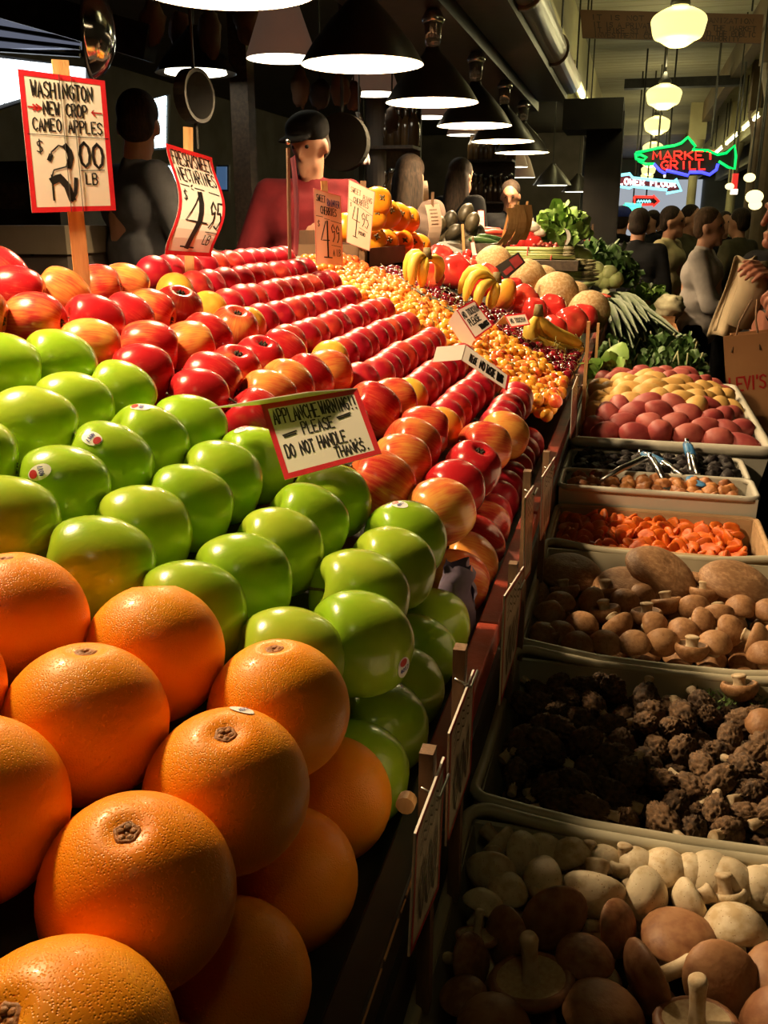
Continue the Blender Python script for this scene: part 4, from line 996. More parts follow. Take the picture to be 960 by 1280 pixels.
for k in range(5):
    a = k*2*pi/5; tstar.tube([(0, 0, .70), (cos(a)*.2, sin(a)*.2, .80), (cos(a)*.42, sin(a)*.42, .83)], [.04, .05, .01], 5)
tstar.tube([(0, 0, .68), (.03, 0, .95)], .04, 6); tstar = tstar.mesh('calyx', M['leek'], True)
T = [(550, 326, .055, 'large glossy tomato behind the left banana bunch, pink in the light'), (572, 341, .056, 'large glossy tomato, second from the persimmon box'), (595, 352, .05, 'large tomato tucked left of the middle banana bunch'),
     (608, 346, .046, 'pinkish tomato behind the middle bananas'), (653, 378, .056, 'large bright red tomato beside the mango'), (688, 388, .055, 'broad red tomato left of the right bananas'), (714, 403, .052, 'round red tomato at the rail above the right bananas'),
     (729, 398, .05, 'red tomato touching the nearest cantaloupe'), (690, 412, .042, 'orange red tomato half under the round one'), (536, 348, .045, 'small orange tomato beside the left bananas'), (628, 352, .035, 'small tomato under the black card'), (640, 358, .035, 'small tomato left of the middle melon'), (668, 388, .04, 'tomato half hidden between two large ones')]
tp = relax([pl(px, py, .015) for px, py, r, l in T], [a[2] for a in T], gap=.95, anchor=.3)
for i, ((px, py, r, l), p) in enumerate(zip(T, tp)):
    o = put('tomato', tm[i % 3], None, p, aim((R.uniform(-.6, .6), R.uniform(.5, .9), -R.uniform(.1, .8)), R.uniform(0, 6)), r, label=l, cat='tomato', group='large tomatoes on the stand'); put('calyx', tstar, o)
put('mango', lumpy(22, 16, (.8, .72, 1.1), .1, .8, 5).mesh('mango', M['mango'], True), None, pl(627, 370, .02), aim((.5, .3, .8)), .052, label='yellow mango with a red cheek right of the middle bananas', cat='mango')
sm = MB().ball((0, 0, 0), 1, 12, 9).mesh('cherry_tomato', M['tomato'], True)
k = 0
for (px, py) in ((560, 318), (572, 322), (582, 326), (575, 330), (590, 330), (600, 333), (612, 338), (606, 328), (618, 345), (642, 348), (648, 352), (655, 358), (640, 362), (665, 372), (672, 368), (584, 318), (596, 324)):
    k += 1; put('cherry_tomato', sm, None, pl(px, py, .01), None, .021, label='small round red tomato among the large ones, %s from the persimmon box' % ORD[k], cat='tomato', group='small tomatoes on the stand')
def bananas(crown, tips, label, r=.0145, sag=.03):
    c = Vector(crown); e = empty('banana_bunch', c, label, 'bananas')
    for t, bow in tips:
        t = Vector(t); d = t-c; b = Vector(bow)
        P = [c + d*s + b*sin(pi*s) for s in (0, .06, .14, .25, .4, .55, .7, .84, .93, .98, 1.0)]
        rr = [.4*r, .42*r, .55*r, .9*r, r, 1.02*r, r, .9*r, .62*r, .35*r, .25*r]
        bn = MB().tube(P, rr, 7).build('banana', M['banana'], e, True)
        MB().tube([P[-2], P[-1]+d*.015], [.38*r, .3*r], 6).build('tip', M['bananatip'], bn, True)
    MB().tube([c-Vector((0, 0, .004)), c+Vector((.0, .0, .025))], [.014, .010], 8).build('crown', M['bananatip'], e, True)
def B3(px, py, o): return pl(px, py, o)
bananas(B3(534, 322, .10), [(B3(508, 352, .02), (-.012, -.01, .035)), (B3(515, 358, .02), (-.010, -.02, .03)), (B3(527, 359, .02), (.004, -.03, .01)), (B3(546, 352, .02), (.022, -.01, .02))], 'yellow banana bunch leaning in front of the persimmon box')
bananas(B3(621, 352, .10), [(B3(574, 368, .02), (-.01, -.01, .05)), (B3(581, 378, .02), (-.012, -.02, .045)), (B3(596, 385, .02), (-.01, -.03, .02)), (B3(612, 386, .02), (.008, -.03, .005))], 'yellow banana bunch beside the mango')
bananas(B3(673, 393, .07), [(B3(730, 437, .01), (-.05, -.05, -.01)), (B3(727, 430, .025), (-.03, -.03, .0)), (B3(708, 440, .0), (-.05, -.03, -.01))], 'yellow banana bunch curving along the rail beyond the dark cherries', r=.021)
mel = MB().lathe([(sin(pi*k/16), cos(pi*k/16)*1.02) for k in range(17)], 28, fn=lambda a, z: 1+.012*cos(10*a)).mesh('cantaloupe', M['melon'], True)
for i, (px, py, r, l) in enumerate(((617, 331, .072, 'netted cantaloupe farthest back by the black card'), (657, 350, .076, 'netted cantaloupe behind the black card'), (677, 355, .07, 'small netted cantaloupe between two larger ones'), (695, 369, .082, 'largest netted cantaloupe in the middle of the melons'), (736, 390, .074, 'netted cantaloupe nearest the rail'), (718, 372, .06, 'netted cantaloupe half hidden behind the largest one'))):
    put('cantaloupe', mel, None, pl(px, py, .035), aim((.5, -.5, .7), i), r, label=l, cat='melon', group='cantaloupes on the stand')
# persimmons in a cardboard box at the top of the bank
pb = empty('cardboard_box', (-.86, 3.12, 1.36), 'dark brown cardboard box holding the orange persimmons', 'box')
bx0, bx1, by0, by1, bz0, bz1 = -.985, -.755, 2.72, 3.52, 1.385, 1.445
for (a, b, n) in (((bx0, by0, bz0), (bx1, by1, bz0+.006), 'bottom'), ((bx1-.006, by0, bz0), (bx1, by1, bz1), 'side_panel'), ((bx0, by0, bz0), (bx0+.006, by1, bz1+.05), 'side_panel'), ((bx0, by0, bz0), (bx1, by0+.006, bz1+.01), 'end_panel'), ((bx0, by1-.006, bz0), (bx1, by1, bz1), 'end_panel')):
    MB().box(a, b).build(n, M['cardboard'], pb)
pmesh = MB().lathe(crom([(0, .70), (.25, .78), (.6, .74), (.92, .4), (1.0, -.05), (.85, -.5), (.5, -.75), (.2, -.78), (0, -.74)], 3), 22, fn=lambda a, z: 1+.03*cos(4*a)).mesh('persimmon', M['persim'], True)
pcal = MB()
for k in range(4):
    a = k*pi/2; pcal.tube([(0, 0, -.74), (cos(a)*.14, sin(a)*.14, -.80), (cos(a)*.26, sin(a)*.26, -.78)], [.05, .08, .02], 6)
pcal = pcal.mesh('calyx', M['bananatip'], True)
PS = [(434, 285, 0, 0), (466, 300, 0, 1), (482, 304, 0, 2), (501, 304, 0, 3), (513, 306, 0, 4), (523, 308, 0, 5), (466, 270, 1, 0), (484, 268, 1, 1), (497, 271, 1, 2), (509, 275, 1, 3), (472, 252, 2, 0)]
for (px, py, lay_, k) in PS:
    p = aty(px, py, 2.88+k*.11 + (0.05 if lay_ else 0)+(.25 if (lay_ == 0 and k == 0 and px < 440) else 0)*-.3)
    lab = 'orange persimmon, %s from the vendor in the %s layer of the box' % (ORD[k+1], ('bottom', 'middle', 'top')[lay_])
    o = put('persimmon', pmesh, None, p, aim((-.6, .75, -.3), k), .046, label=lab, cat='persimmon', group='persimmons in the cardboard box'); put('calyx', pcal, o)
# avocados
am_ = lumpy(18, 13, (.74, .74, 1.05), .06, 1, 2).mesh('avocado', M['avo'], True)
AV = [(548, 283, 0), (550, 297, 0), (563, 276, 0), (567, 291, 0), (570, 303, 0), (582, 266, 0), (590, 278, 0), (586, 294, 0), (598, 293, 0), (585, 306, 0), (606, 312, 1), (616, 310, 1), (597, 312, 1), (560, 307, 0)]
ab = empty('avocado_box', (-.90, 4.9, 1.36), 'dark open box under the avocado pyramid', 'box')
MB().box((-1.08, 4.55, 1.36), (-.66, 5.3, 1.375)).build('bottom', M['darkwood'], ab); MB().box((-.67, 4.55, 1.3755), (-.655, 5.3, 1.42)).build('side_panel', M['darkwood'], ab); MB().box((-1.08, 4.545, 1.3755), (-.655, 4.56, 1.42)).build('end_panel', M['darkwood'], ab)
for i, (px, py, f) in enumerate(AV):
    put('avocado', am_, None, aty(px, py, 4.85+.03*(i % 3)), aim((R.uniform(-.7, .7), R.uniform(-.3, .3), .6)), .050, label='dark avocado in the pyramid, %s from the left' % ORD[1+sorted(range(len(AV)), key=lambda q: AV[q][0]*1000+AV[q][1]).index(i)], cat='avocado', group='avocados in the pyramid')
cour = MB().tube([(-1, 0, 0), (-.85, 0, .02), (-.4, 0, .05), (.3, 0, .05), (.85, 0, .01), (1, 0, 0)], [.05, .16, .2, .2, .17, .06], 12).mesh('cucumber', mat('cucumber_skin', (.02, .05, .012), .4, var=(.04, .08, .02), vscale=3), True)
for i, (px, py) in enumerate(((606, 303), (613, 299), (600, 300))): put('cucumber', cour, None, aty(px, py, 4.75+.12*i), aim((.2, .0, 1), .6+.2*i), .09, label='dark green cucumber beside the avocados, %s from the front' % ORD[i+1], cat='cucumber', group='cucumbers by the avocados')
cobm = MB().tube([(-1, 0, 0), (-.9, 0, .01), (0, 0, .03), (.9, 0, .01), (1, 0, 0)], [.03, .16, .2, .16, .04], 10).mesh('red_chilli', mat('red_pepper_skin', (.45, .02, .02), .3, var=(.5, .08, .04), vscale=2), True)
for i, (px, py) in enumerate(((615, 291), (622, 295), (630, 298), (608, 288))): put('red_chilli', cobm, None, aty(px, py, 5.5+.1*i), aim((.1, -.3, 1), .3), .09, label='long red pepper behind the cucumbers, %s in the pile' % ORD[i+1], cat='pepper', group='long red peppers')
# asparagus bundles
def asparagus(c, L, n, label, seed, flip=1):
    rng = random.Random(seed); c = Vector(c); e = empty('asparagus_bundle', c, label, 'asparagus')
    for k in range(n):
        a = rng.uniform(0, 2*pi); r = .028*sqrt(rng.uniform(0, 1)); y, z = cos(a)*r, sin(a)*r; dx = rng.uniform(-.012, .012)
        P = [c+Vector((flip*(-L/2+dx), y, z)), c+Vector((flip*(L*.15), y*.9, z*.9)), c+Vector((flip*(L*.36), y*1.1, z*1.1))]
        s = MB().tube(P, [.0062, .006, .0052], 6).build('spear', M['aspar'], e, True)
        MB().tube([P[2], P[2]+Vector((flip*.03, 0, 0)), P[2]+Vector((flip*.055, 0, .002))], [.0055, .0068, .001], 6).build('tip', M['aspdark'], s, True)
    MB().tube([c+Vector((flip*-.05, .031*cos(t*pi/8), .031*sin(t*pi/8))) for t in range(17)], .003, 5, False).build('rubber_band', M['cardred'], e, True)
k = 0
for (px, py, L, f) in ((672, 317, .34, 1), (664, 322, .34, 1), (676, 328, .32, -1), (690, 331, .32, 1), (682, 337, .32, 1), (697, 341, .32, 1), (706, 345, .30, 1), (700, 334, .32, 1)):
    k += 1; p = aty(px, py, 4.75 + .0*k); asparagus(p + Vector((0, .03*(k % 3), 0)), L, 14, 'tied bundle of asparagus in the stack behind the melons, %s from the top' % ORD[k], k, f)
asb = MB().box((-.72, 4.66, bank(-.72, BO)-.02), (-.26, 4.95, 1.295)).build('produce_crate', M['darkwood'], None, label='dark crate under the asparagus bundles', cat='crate')
# garlic, tomatoes, grapes, lettuce heap
gar = MB().lathe(crom([(0, 1.1), (.1, .95), (.2, .7), (.6, .45), (.95, .05), (.9, -.35), (.4, -.6), (0, -.6)], 3), 18, fn=lambda a, z: 1+.06*abs(cos(4*a))).mesh('garlic_bulb', M['garlic'], True)
for i, (px, py, r) in enumerate(((665, 284, .045), (674, 291, .035))): put('garlic_bulb', gar, None, aty(px, py, 5.2), aim((.1, 0, 1)), r, label=('white garlic bulb at the top of the heap by the lettuce', 'smaller garlic bulb below the top one')[i], cat='garlic')
for i, (px, py, r, l) in enumerate(((652, 303, .05, 'orange red tomato left under the garlic'), (665, 303, .055, 'red tomato under the garlic bulbs'), (645, 310, .045, 'red tomato at the left foot of the garlic heap'), (660, 296, .045, 'small red tomato just below the garlic'))):
    o = put('tomato', tm[i % 3], None, aty(px, py, 5.2), aim((.2, -.3, .9), i), r, label=l, cat='tomato'); put('calyx', tstar, o)
gm_ = MB().ball((0, 0, 0), 1, 8, 6).mesh('grape', M['grape'], True)
gc = empty('grape_cluster', aty(678, 305, 5.15), 'cluster of small red grapes right of the garlic', 'grapes')
for i in range(60):
    u, v = rg2.uniform(-1, 1), rg2.uniform(-1, 1)
    put('grape', gm_, gc, (u*.065+.02*v, rg2.uniform(-.03, .03), -.035+v*.05-abs(u)*.02), None, .011)
bunch('lettuce_head', aty(702, 300, 5.4), (.13, .12, .17), 150, .075, M['lettuce'], 'bright green leaf lettuce standing at the far end of the stand', 'lettuce', 51, stalks=4, crinkle=.4)
cab = lumpy(22, 16, (1, 1, .92), .12, 1.2, 9).mesh('fennel_bulb', M['cabb'], True)
CBL = [(709, 308, .055), (728, 322, .058), (721, 316, .05), (716, 330, .04), (738, 345, .045), (725, 338, .045), (745, 338, .05), (750, 348, .05), (760, 342, .05), (757, 352, .05), (768, 350, .05), (733, 333, .045)]
for i, (px, py, r) in enumerate(CBL): put('cabbage', cab, None, aty(px, py, 5.5-.15*(py > 335)), aim((R.uniform(-.5, .5), R.uniform(-.5, .5), 1), i), r, label='small pale green cabbage near the white sign, %s from the left' % ORD[1+sorted(range(len(CBL)), key=lambda q: CBL[q][0]).index(i)], cat='cabbage', group='pale cabbages at the far end')
bunch('kale_bunch', aty(748, 342, 6.0), (.20, .2, .16), 170, .08, M['kale'], 'dark kale mound below the white sign', 'kale', 61, crinkle=.5)
bunch('kale_bunch', aty(766, 352, 5.6), (.10, .2, .14), 120, .08, M['kale'], 'dark kale at the rail end of the stand', 'kale', 62, crinkle=.5)
rp = MB().tube([(-1, 0, 0), (-.9, 0, 0), (.7, 0, .05), (1, 0, .1)], [.06, .2, .12, .02], 10).mesh('red_chilli', cobm.materials[0], True)
put('red_chilli', rp, None, aty(742, 369, 4.55), aim((0, -.2, 1), -.6), .10, label='single long red pepper lying beyond the cantaloupes', cat='pepper')
for i, (px, py) in enumerate(((703, 355), (712, 362), (720, 366), (727, 359), (735, 375))): put('sweetcorn', MB().tube([(-1, 0, 0), (-.8, 0, .02), (.2, 0, .03), (1, 0, 0)], [.05, .2, .2, .04], 10).mesh('sweetcorn', M['cabb'], True), None, aty(px, py, 4.6), aim((.1, -.3, 1), .3*i), .09, label='pale green corn husk beyond the melons, %s from the left' % ORD[i+1], cat='corn', group='corn husks beyond the melons')
# green cardboard divider between yellow cherries and dark cherries
dv = MB().hexa([pl(495, 352, -.01), pl(575, 398, -.01), pl(578, 394, -.01), pl(500, 346, -.01)] + [pl(497, 350, .004), pl(577, 396, .004), pl(579, 393, .004), pl(501, 346, .004)])
dv.build('divider_board', mat('green_board', (.03, .045, .014), .6, var=(.04, .06, .02), vscale=9), None, label='dark green divider board between yellow and dark cherries', cat='divider')
# ================================================================== price cards and notices
def quad_fn(c, W, H, curl=None):
    TL, TR, BR, BL = c; n = (TR-TL).cross(BL-TL).normalized()
    if n.dot(CAM-TL) < 0: n = -n
    def fn(a, b, h=0.0):
        u, v = a/W, b/H
        p = (BL*(1-u)+BR*u)*(1-v) + (TL*(1-u)+TR*u)*v
        if curl: p = p + curl(u, v)
        return p + n*h
    return fn, n
def card_sign(root, corners, texts, border=True, curl=None, W=1.0, H=1.5, bw=.06, cardm=None, bm=None, lines=(), name='card', jit=.02):
    fn, n = quad_fn(corners, W, H, curl)
    sz = (corners[1]-corners[0]).length; nu, nv = (8, 12) if curl else (2, 2)
    cd_ = MB().slab(lambda u, v: fn(u*W, v*H), n, .0012, nu, nv).build(name, cardm or M['card'], root)
    if border:
        k = bw; b = MB()
        for (a0, b0, a1, b1) in ((0, 0, W, k), (0, H-k, W, H), (0, k, k, H-k), (W-k, k, W, H-k)):
            b.grid(lambda u, v: fn(a0+(a1-a0)*u, b0+(b1-b0)*v, .0002 if curl is None else .0009), nu if a1-a0 > .3 else 1, nv if b1-b0 > .3 else 1)
        b.build('border', bm or M['cardred'], cd_, weld=False)
    ink = {}
    for t in texts:
        txt, a0, b0, w_, h_, sw = t[:6]; mk = t[6] if len(t) > 6 else 'ink'
        mb = ink.setdefault(mk, MB())
        for st in text_strokes(txt, w_, h_, jit): ribbon(mb, [(a0+x, b0+y) for x, y in st], lambda a, b: fn(a, b, .0004 if curl is None else .0012), sw)
    for (pts, sw, mk) in lines: ribbon(ink.setdefault(mk, MB()), pts, lambda a, b: fn(a, b, .0004 if curl is None else .0012), sw, 3)
    for mk, mb in ink.items(): mb.build('lettering', M[mk], cd_, weld=False)
    return cd_, fn, n
def planted(label, corners_px, p0, n, stake_px, texts, H, W=1.0, curl=None, lines=(), sw=.018, stakem='stake', wires=(), **k):
    n = Vector(n)
    base = onp(*stake_px[1], p0, n)
    e = empty('price_sign', base, label, 'sign')
    off = n.normalized()*.005
    C = [onp(px, py, Vector(p0)+off, n) for px, py in corners_px]
    cd_, fn, nn = card_sign(e, C, texts, W=W, H=H, curl=curl, lines=lines, **k)
    ob = off*(.6 if curl is None else 4.0); A, B = onp(*stake_px[0], Vector(p0)-ob, n), onp(*stake_px[1], Vector(p0)-ob, n)
    MB().bar(A, B + (B-A).normalized()*.03, sw, .005, n).build('stake', M[stakem], e)
    for a in wires: 
        MB().tube([fn(a, H*1.0, .0015), fn(a, H*.5, .0010), fn(a, 0, .0015)], .0005, 5).build('wire', M['wire'], e)
    return e
# big thick numerals as strokes
two = [[(.27, .62), (.30, .70), (.40, .76), (.50, .72), (.53, .62), (.48, .52), (.30, .46), (.28, .30)], ]
L1 = [([(.04, .87), (.98, .87)], .008, 'ink'), ([(.28, .60), (.29, .68), (.38, .76), (.46, .74)], .018, 'ink'), ([(.46, .75), (.50, .70), (.51, .62), (.48, .53)], .07, 'ink'), ([(.26, .60), (.28, .64)], .05, 'ink'), ([(.48, .53), (.30, .48), (.27, .40)], .016, 'ink'),
      ([(.27, .42), (.27, .14)], .022, 'ink'), ([(.28, .36), (.36, .40), (.44, .30), (.48, .16)], .085, 'ink'), ([(.48, .14), (.53, .22), (.55, .38)], .045, 'ink'),
      ([(.62, .48), (.90, .49)], .010, 'ink')]
planted('red bordered card on a pine stake reading Washington new crop cameo apples 2.00', [(22, 86), (131, 101), (145, 263), (40, 266)], pl(105, 378), (.66, -.75, 0), [(75, 75), (106, 380)],
        [('WASHINGTON', .12, 1.285, .72, .165, .020), ('>', .06, 1.10, .16, .12, .02, 'inkred'), ('NEW CROP', .24, 1.095, .52, .14, .020), ('<', .78, 1.10, .14, .12, .016, 'inkred2'), ('CAMEO APPLES', .10, .915, .82, .135, .018), ('$', .12, .66, .09, .15, .014), ('00', .60, .52, .32, .28, .034), ('LB', .66, .32, .16, .13, .018)],
        H=1.55, lines=L1, sw=.021, wires=(.46, .60))
c2 = [(207, 179), (265, 197), (264, 321), (206, 318)]
L2 = [([(.08, .98), (.26, .97)], .014, 'ink'), ([(.38, .96), (.58, .95)], .014, 'ink'), ([(.68, .94), (.90, .92)], .014, 'ink'), ([(.30, .97), (.34, 1.0)], .014, 'ink'), ([(.30, .94), (.34, .93)], .014, 'ink'),
      ([(.44, .86), (.20, .50), (.66, .48)], .020, 'ink'), ([(.47, .88), (.50, .50), (.44, .14)], .10, 'ink'), ([(.30, .13), (.58, .12)], .022, 'ink'), ([(.70, .36), (.95, .35)], .012, 'ink')]
planted('curled red bordered card reading fresh sweet nectarines 4.95 behind the nectarines', c2, pl(237, 348), (.62, -.78, 0), [(235, 159), (237, 352)],
        [('FRESH/SWEET', .08, 1.26, .86, .18, .020), ('NECTARINES', .10, 1.04, .82, .18, .020), ('$', .10, .76, .10, .15, .014), ('95', .66, .42, .30, .38, .026), ('LB', .72, .18, .16, .13, .018)],
        H=1.5, lines=L2, sw=.016, curl=lambda u, v: (RGT*.024*sin(pi*min(1, (1-v)*1.05))**1.5 + Vector((.012, -.018, 0))*sin(2*pi*v)*.7))
L3 = [([(.06, 1.66), (.30, 1.66)], .02, 'ink'), ([(.6, 1.58), (.98, 1.54)], .02, 'ink'), ([(.40, 1.52), (.22, .86), (.52, .88)], .035, 'ink'), ([(.46, 1.54), (.46, .30)], .055, 'ink'), ([(.32, .28), (.60, .27)], .04, 'ink'), ([(.60, .72), (.94, .68)], .018, 'ink'), ([(.36, 1.62), (.56, 1.60)], .016, 'ink')]
planted('tall pink white card reading sweet rainier cherries 4.99', [(392, 235), (426, 245), (429, 332), (395, 331)], pl(411, 334), (.55, -.83, 0), [(405, 226), (411, 336)],
        [('SWEET', .08, 2.16, .34, .22, .024), ('RAINIER', .48, 2.08, .46, .24, .024, 'inkblue'), ('CHERRIES', .22, 1.76, .60, .26, .026), ('$', .10, 1.30, .10, .22, .018), ('99', .58, .84, .34, .62, .034), ('A LB', .64, .34, .28, .24, .022)],
        H=2.55, lines=L3, sw=.016, bw=.03, cardm=mat('pinkish_card', (.80, .58, .44), .4, var=(.76, .55, .42), vscale=5), bm=mat('pink_border', (.72, .25, .2), .4, var=(.68, .22, .18), vscale=20))
L4 = [([(.05, 1.72), (.98, 1.46)], .014, 'ink'), ([(.28, 1.52), (.20, 1.02), (.50, .98)], .030, 'ink'), ([(.40, 1.52), (.36, .36)], .036, 'ink'), ([(.26, .36), (.44, .34)], .03, 'ink'), ([(.5, .78), (.84, .70)], .016, 'ink')]
planted('slanted white card reading sweet bing cherries 4.95 in front of the persimmons', [(436, 224), (469, 240), (462, 314), (433, 303)], aty(448, 330, 2.68), (.5, -.86, 0), [(454, 226), (452, 336)],
        [('SWEET', .08, 2.02, .40, .20, .016), ('BING', .56, 1.90, .36, .22, .018), ('CHERRIES', .20, 1.66, .60, .22, .018), ('$', .08, 1.46, .08, .16, .012), ('95', .54, .86, .34, .56, .028), ('POUND', .48, .50, .28, .14, .02)],
        H=2.45, lines=L4, sw=.016, bw=.025, stakem='stakedull', cardm=bpy.data.materials['pinkish_card'], bm=bpy.data.materials['pink_border'])
# card seen edge-on before the vendor
e = empty('price_sign', pl(362, 335), 'dark red card on a stake seen edge-on in front of the vendor', 'sign')
P0 = pl(362, 335); A_ = aty(360, 185, P0.y); d = Vector((.9, -.42, 0))
nE = Vector((.84, .55, 0)).normalized()
MB().bar(P0-Vector((0, 0, .03)), A_, .012, .006, nE).build('stake', M['stakedull'], e)
a0 = aty(363, 196, P0.y) + nE*.006; h_ = a0.z - aty(363, 318, P0.y).z; dd = (CAM-a0); dd.z = 0; dd.normalize(); dd = (dd + Vector((.10, .03, 0))).normalized()
MB().slab(lambda u, v: a0 + dd*(.10*(u-.5)) - Vector((0, 0, h_*v)) + nE*(.006*sin(pi*v)), nE, .0012, 3, 6).build('card', mat('maroon_card', (.16, .012, .016), .5, var=(.12, .01, .012), vscale=20), e)
MB().ball(A_+Vector((0, 0, .012)), .006, 10, 7).build('clip', M['steel'], e, True)
# paired curved pink cards beyond the persimmons
e = empty('price_sign', aty(538, 312, 4.0), 'two curled pink cards on thin stakes beside the avocados', 'sign')
MB().bar(aty(538, 320, 4.0), aty(541, 240, 4.0), .012, .005, FWD).build('stake', M['stakedull'], e)
for (q, cz) in ((((531, 256), (549, 255), (545, 311), (531, 311)), .022), (((529, 226), (534, 226), (536, 250), (529, 252)), .006)):
    C = [aty(px, py, 3.97 if i in (0, 3) else 4.03) for i, (px, py) in enumerate(q)]
    f_, n_ = quad_fn(C, 1, 1, lambda u, v, cz=cz: Vector((cz*sin(pi*v), -.02*sin(pi*v), 0)))
    cdx = MB().slab(lambda u, v: f_(u, v), n_, .0012, 4, 8).build('card', bpy.data.materials['pinkish_card'], e)
    if cz > .01:
        mb = MB()
        for k in range(5): ribbon(mb, [(.2+.04*i, .55+.08*k+.02*(i % 2)) for i in range(14)], lambda a, b: f_(a, b, .001), .02)
        mb.build('lettering', M['stakedull'], cdx, weld=False)
# sheaf of bent cards and stakes above the asparagus
e = empty('price_sign', aty(617, 330, 4.3), 'sheaf of bent brown cards on wooden stakes above the asparagus', 'sign')
MB().bar(aty(615, 338, 4.3), aty(628, 300, 4.3), .011, .006, FWD).build('stake', M['stake'], e)
for k, (t, bt, cz) in enumerate((((638, 260), (626, 306), .03), ((648, 256), (640, 306), .03), ((659, 256), (652, 300), .015))):
    a, b = aty(*t, 4.3+.05*k), aty(*bt, 4.3+.05*k)
    MB().slab(lambda u, v: a.lerp(b, v) + Vector((.035*(u-.5) + cz*sin(pi*v), .05*(u-.5), 0)), Vector((.3, -1, 0)).normalized(), .002, 3, 7).build('card', M['stake'], e)
    MB().bar(a+Vector((0, .004, .015)), b+Vector((0, .004, 0)), .009, .004, FWD).build('stake', M['stake'], e)
# black card with red print
e = empty('price_sign', pl(617, 352), 'tilted black card with red print stuck in the melons', 'sign')
C = [aty(618, 334, 3.35), aty(648, 315, 3.40), aty(657, 328, 3.40), aty(632, 350, 3.35)]
f_, n_ = quad_fn(C, 1, .6)
cdx = MB().slab(lambda u, v: f_(u, v*.6), n_, .003, 2, 2).build('card', M['black'], e)
mb = MB(); mb.grid(lambda u, v: f_(.55+.38*u, .08+.44*v, .001), 1, 1); mb.grid(lambda u, v: f_(.12+.36*u, .10+.2*v, .001), 1, 1)
mb.build('red_print', mat('dark_red_print', (.28, .03, .03), .5, var=(.2, .02, .02), vscale=40), cdx, weld=False)
MB().bar(pl(617, 352), aty(634, 333, 3.39), .008, .004, FWD).build('stake', M['stake'], e)
# plain small cards far off
def smallcard(label, px, y, stake, texts=True, m='card', border=True):
    C = [aty(a, b, y) for a, b in px]; e = empty('price_sign', aty(*stake[1], y), label, 'sign')
    H = (C[0]-C[3]).length/max(1e-6, (C[0]-C[1]).length)
    ln = [([(.15+.05*i, H*(.25+.2*k)+.02*(i % 2)) for i in range(15)], .03, 'inkred' if k % 2 else 'ink') for k in range(3)] if texts else ()
    card_sign(e, C, [], H=H, bw=.07, border=border, lines=ln)
    MB().bar(aty(*stake[0], y+.01), aty(*stake[1], y+.01), .010, .004, FWD).build('stake', M['stakedull'], e)
smallcard('white card with red lines at the far end of the stand', [(730, 300), (752, 300), (753, 316), (731, 315)], 6.1, [(741, 280), (739, 325)])
smallcard('narrow pink card between the avocados and red peppers', [(597, 263), (605, 263), (606, 288), (599, 288)], 5.6, [(601, 262), (603, 296)])
smallcard('small white tag standing among the avocados', [(588, 303), (593, 302), (596, 318), (590, 320)], 4.5, [(591, 296), (592, 322)], False)
e = empty('wooden_stake', aty(580, 312, 4.5), 'bare wooden stake standing before the avocados', 'stake'); MB().bar(aty(580, 318, 4.5), aty(578, 280, 4.5), .012, .006, FWD).build('post', M['stake'], e)
e = empty('price_sign', aty(707, 300, 5.25), 'white card edge curling beside the lettuce', 'sign'); C = [aty(705, 285, 5.25), aty(711, 288, 5.25), aty(709, 306, 5.25), aty(706, 306, 5.25)]
f_, n_ = quad_fn(C, 1, 1, lambda u, v: Vector((.015*sin(pi*v), 0, 0))); MB().slab(lambda u, v: f_(u, v), n_, .002, 2, 5).build('card', M['card'], e); MB().bar(aty(707, 312, 5.26), aty(707, 300, 5.26), .01, .004, FWD).build('stake', M['stakedull'], e)
# ---- folded tent notices lying on the fruit
def tent(label, front_px, p0, n, back_px, p1, texts, H, border=True, lines=(), jit=.03, curl=None):
    n = Vector(n); C = [onp(px, py, p0, n) for px, py in front_px]
    e = empty('notice_card', (C[2]+C[3])/2, label, 'notice')
    card_sign(e, C, texts, H=H, lines=lines, border=border, bw=.055, jit=jit, name='front_panel', curl=curl)
    a, b = back_px; i, j = a   # which two front corners carry the fold
    D = [C[i], C[j]]; v = b
    nb = (D[1]-D[0]).cross(v).normalized()
    MB().slab(lambda u, w_: D[0].lerp(D[1], u) + v*w_ , nb, .001, 2, 2).build('back_panel', M['card'], e)
    return e
p0 = pl(420, 580, .052)
nA = Vector((.20, -.80, .56))
CA_ = [onp(px, py, p0, nA) for px, py in ((326, 506), (447, 486))]
vb = pl(262, 511, .055) - CA_[0]
tent('red bordered folded notice reading applanche warning please do not handle thanks', [(326, 506), (447, 486), (477, 567), (356, 600)], p0, nA, ((0, 1), vb), None,
     [('APPLANCHE', .075, .555, .47, .150, .0155), ('WARNING!!', .56, .565, .38, .145, .0155), ('PLEASE', .32, .40, .33, .125, .015), ('DO NOT', .09, .20, .30, .13, .017), ('HANDLE...', .43, .22, .44, .13, .016), ('THANKS.', .56, .085, .36, .11, .015)],
     H=.78, lines=[([(.12, .43), (.26, .45)], .016, 'ink'), ([(.13, .41), (.25, .425)], .016, 'ink'), ([(.70, .50), (.84, .525)], .016, 'ink'), ([(.71, .48), (.83, .50)], .016, 'ink')])
p0 = pl(600, 412, .05); nA = Vector((.35, -.8, .5))
q0 = onp(570, 387, p0, nA)
tent('red bordered folded notice reading no touching please on the yellow cherries', [(570, 387), (593, 375), (617, 407), (594, 424)], p0, nA, ((0, 3), Vector((-.02, .02, -.03))), None,
     [('NO TOUCHIN', .10, .74, .84, .24, .04), ('PLEASE', .16, .42, .56, .24, .045), ('THANKS', .46, .14, .44, .16, .06)], H=1.15)
p0 = pl(632, 482, .045); nA = Vector((.45, -.75, .5))
c0_ = onp(582, 431, p0, nA)
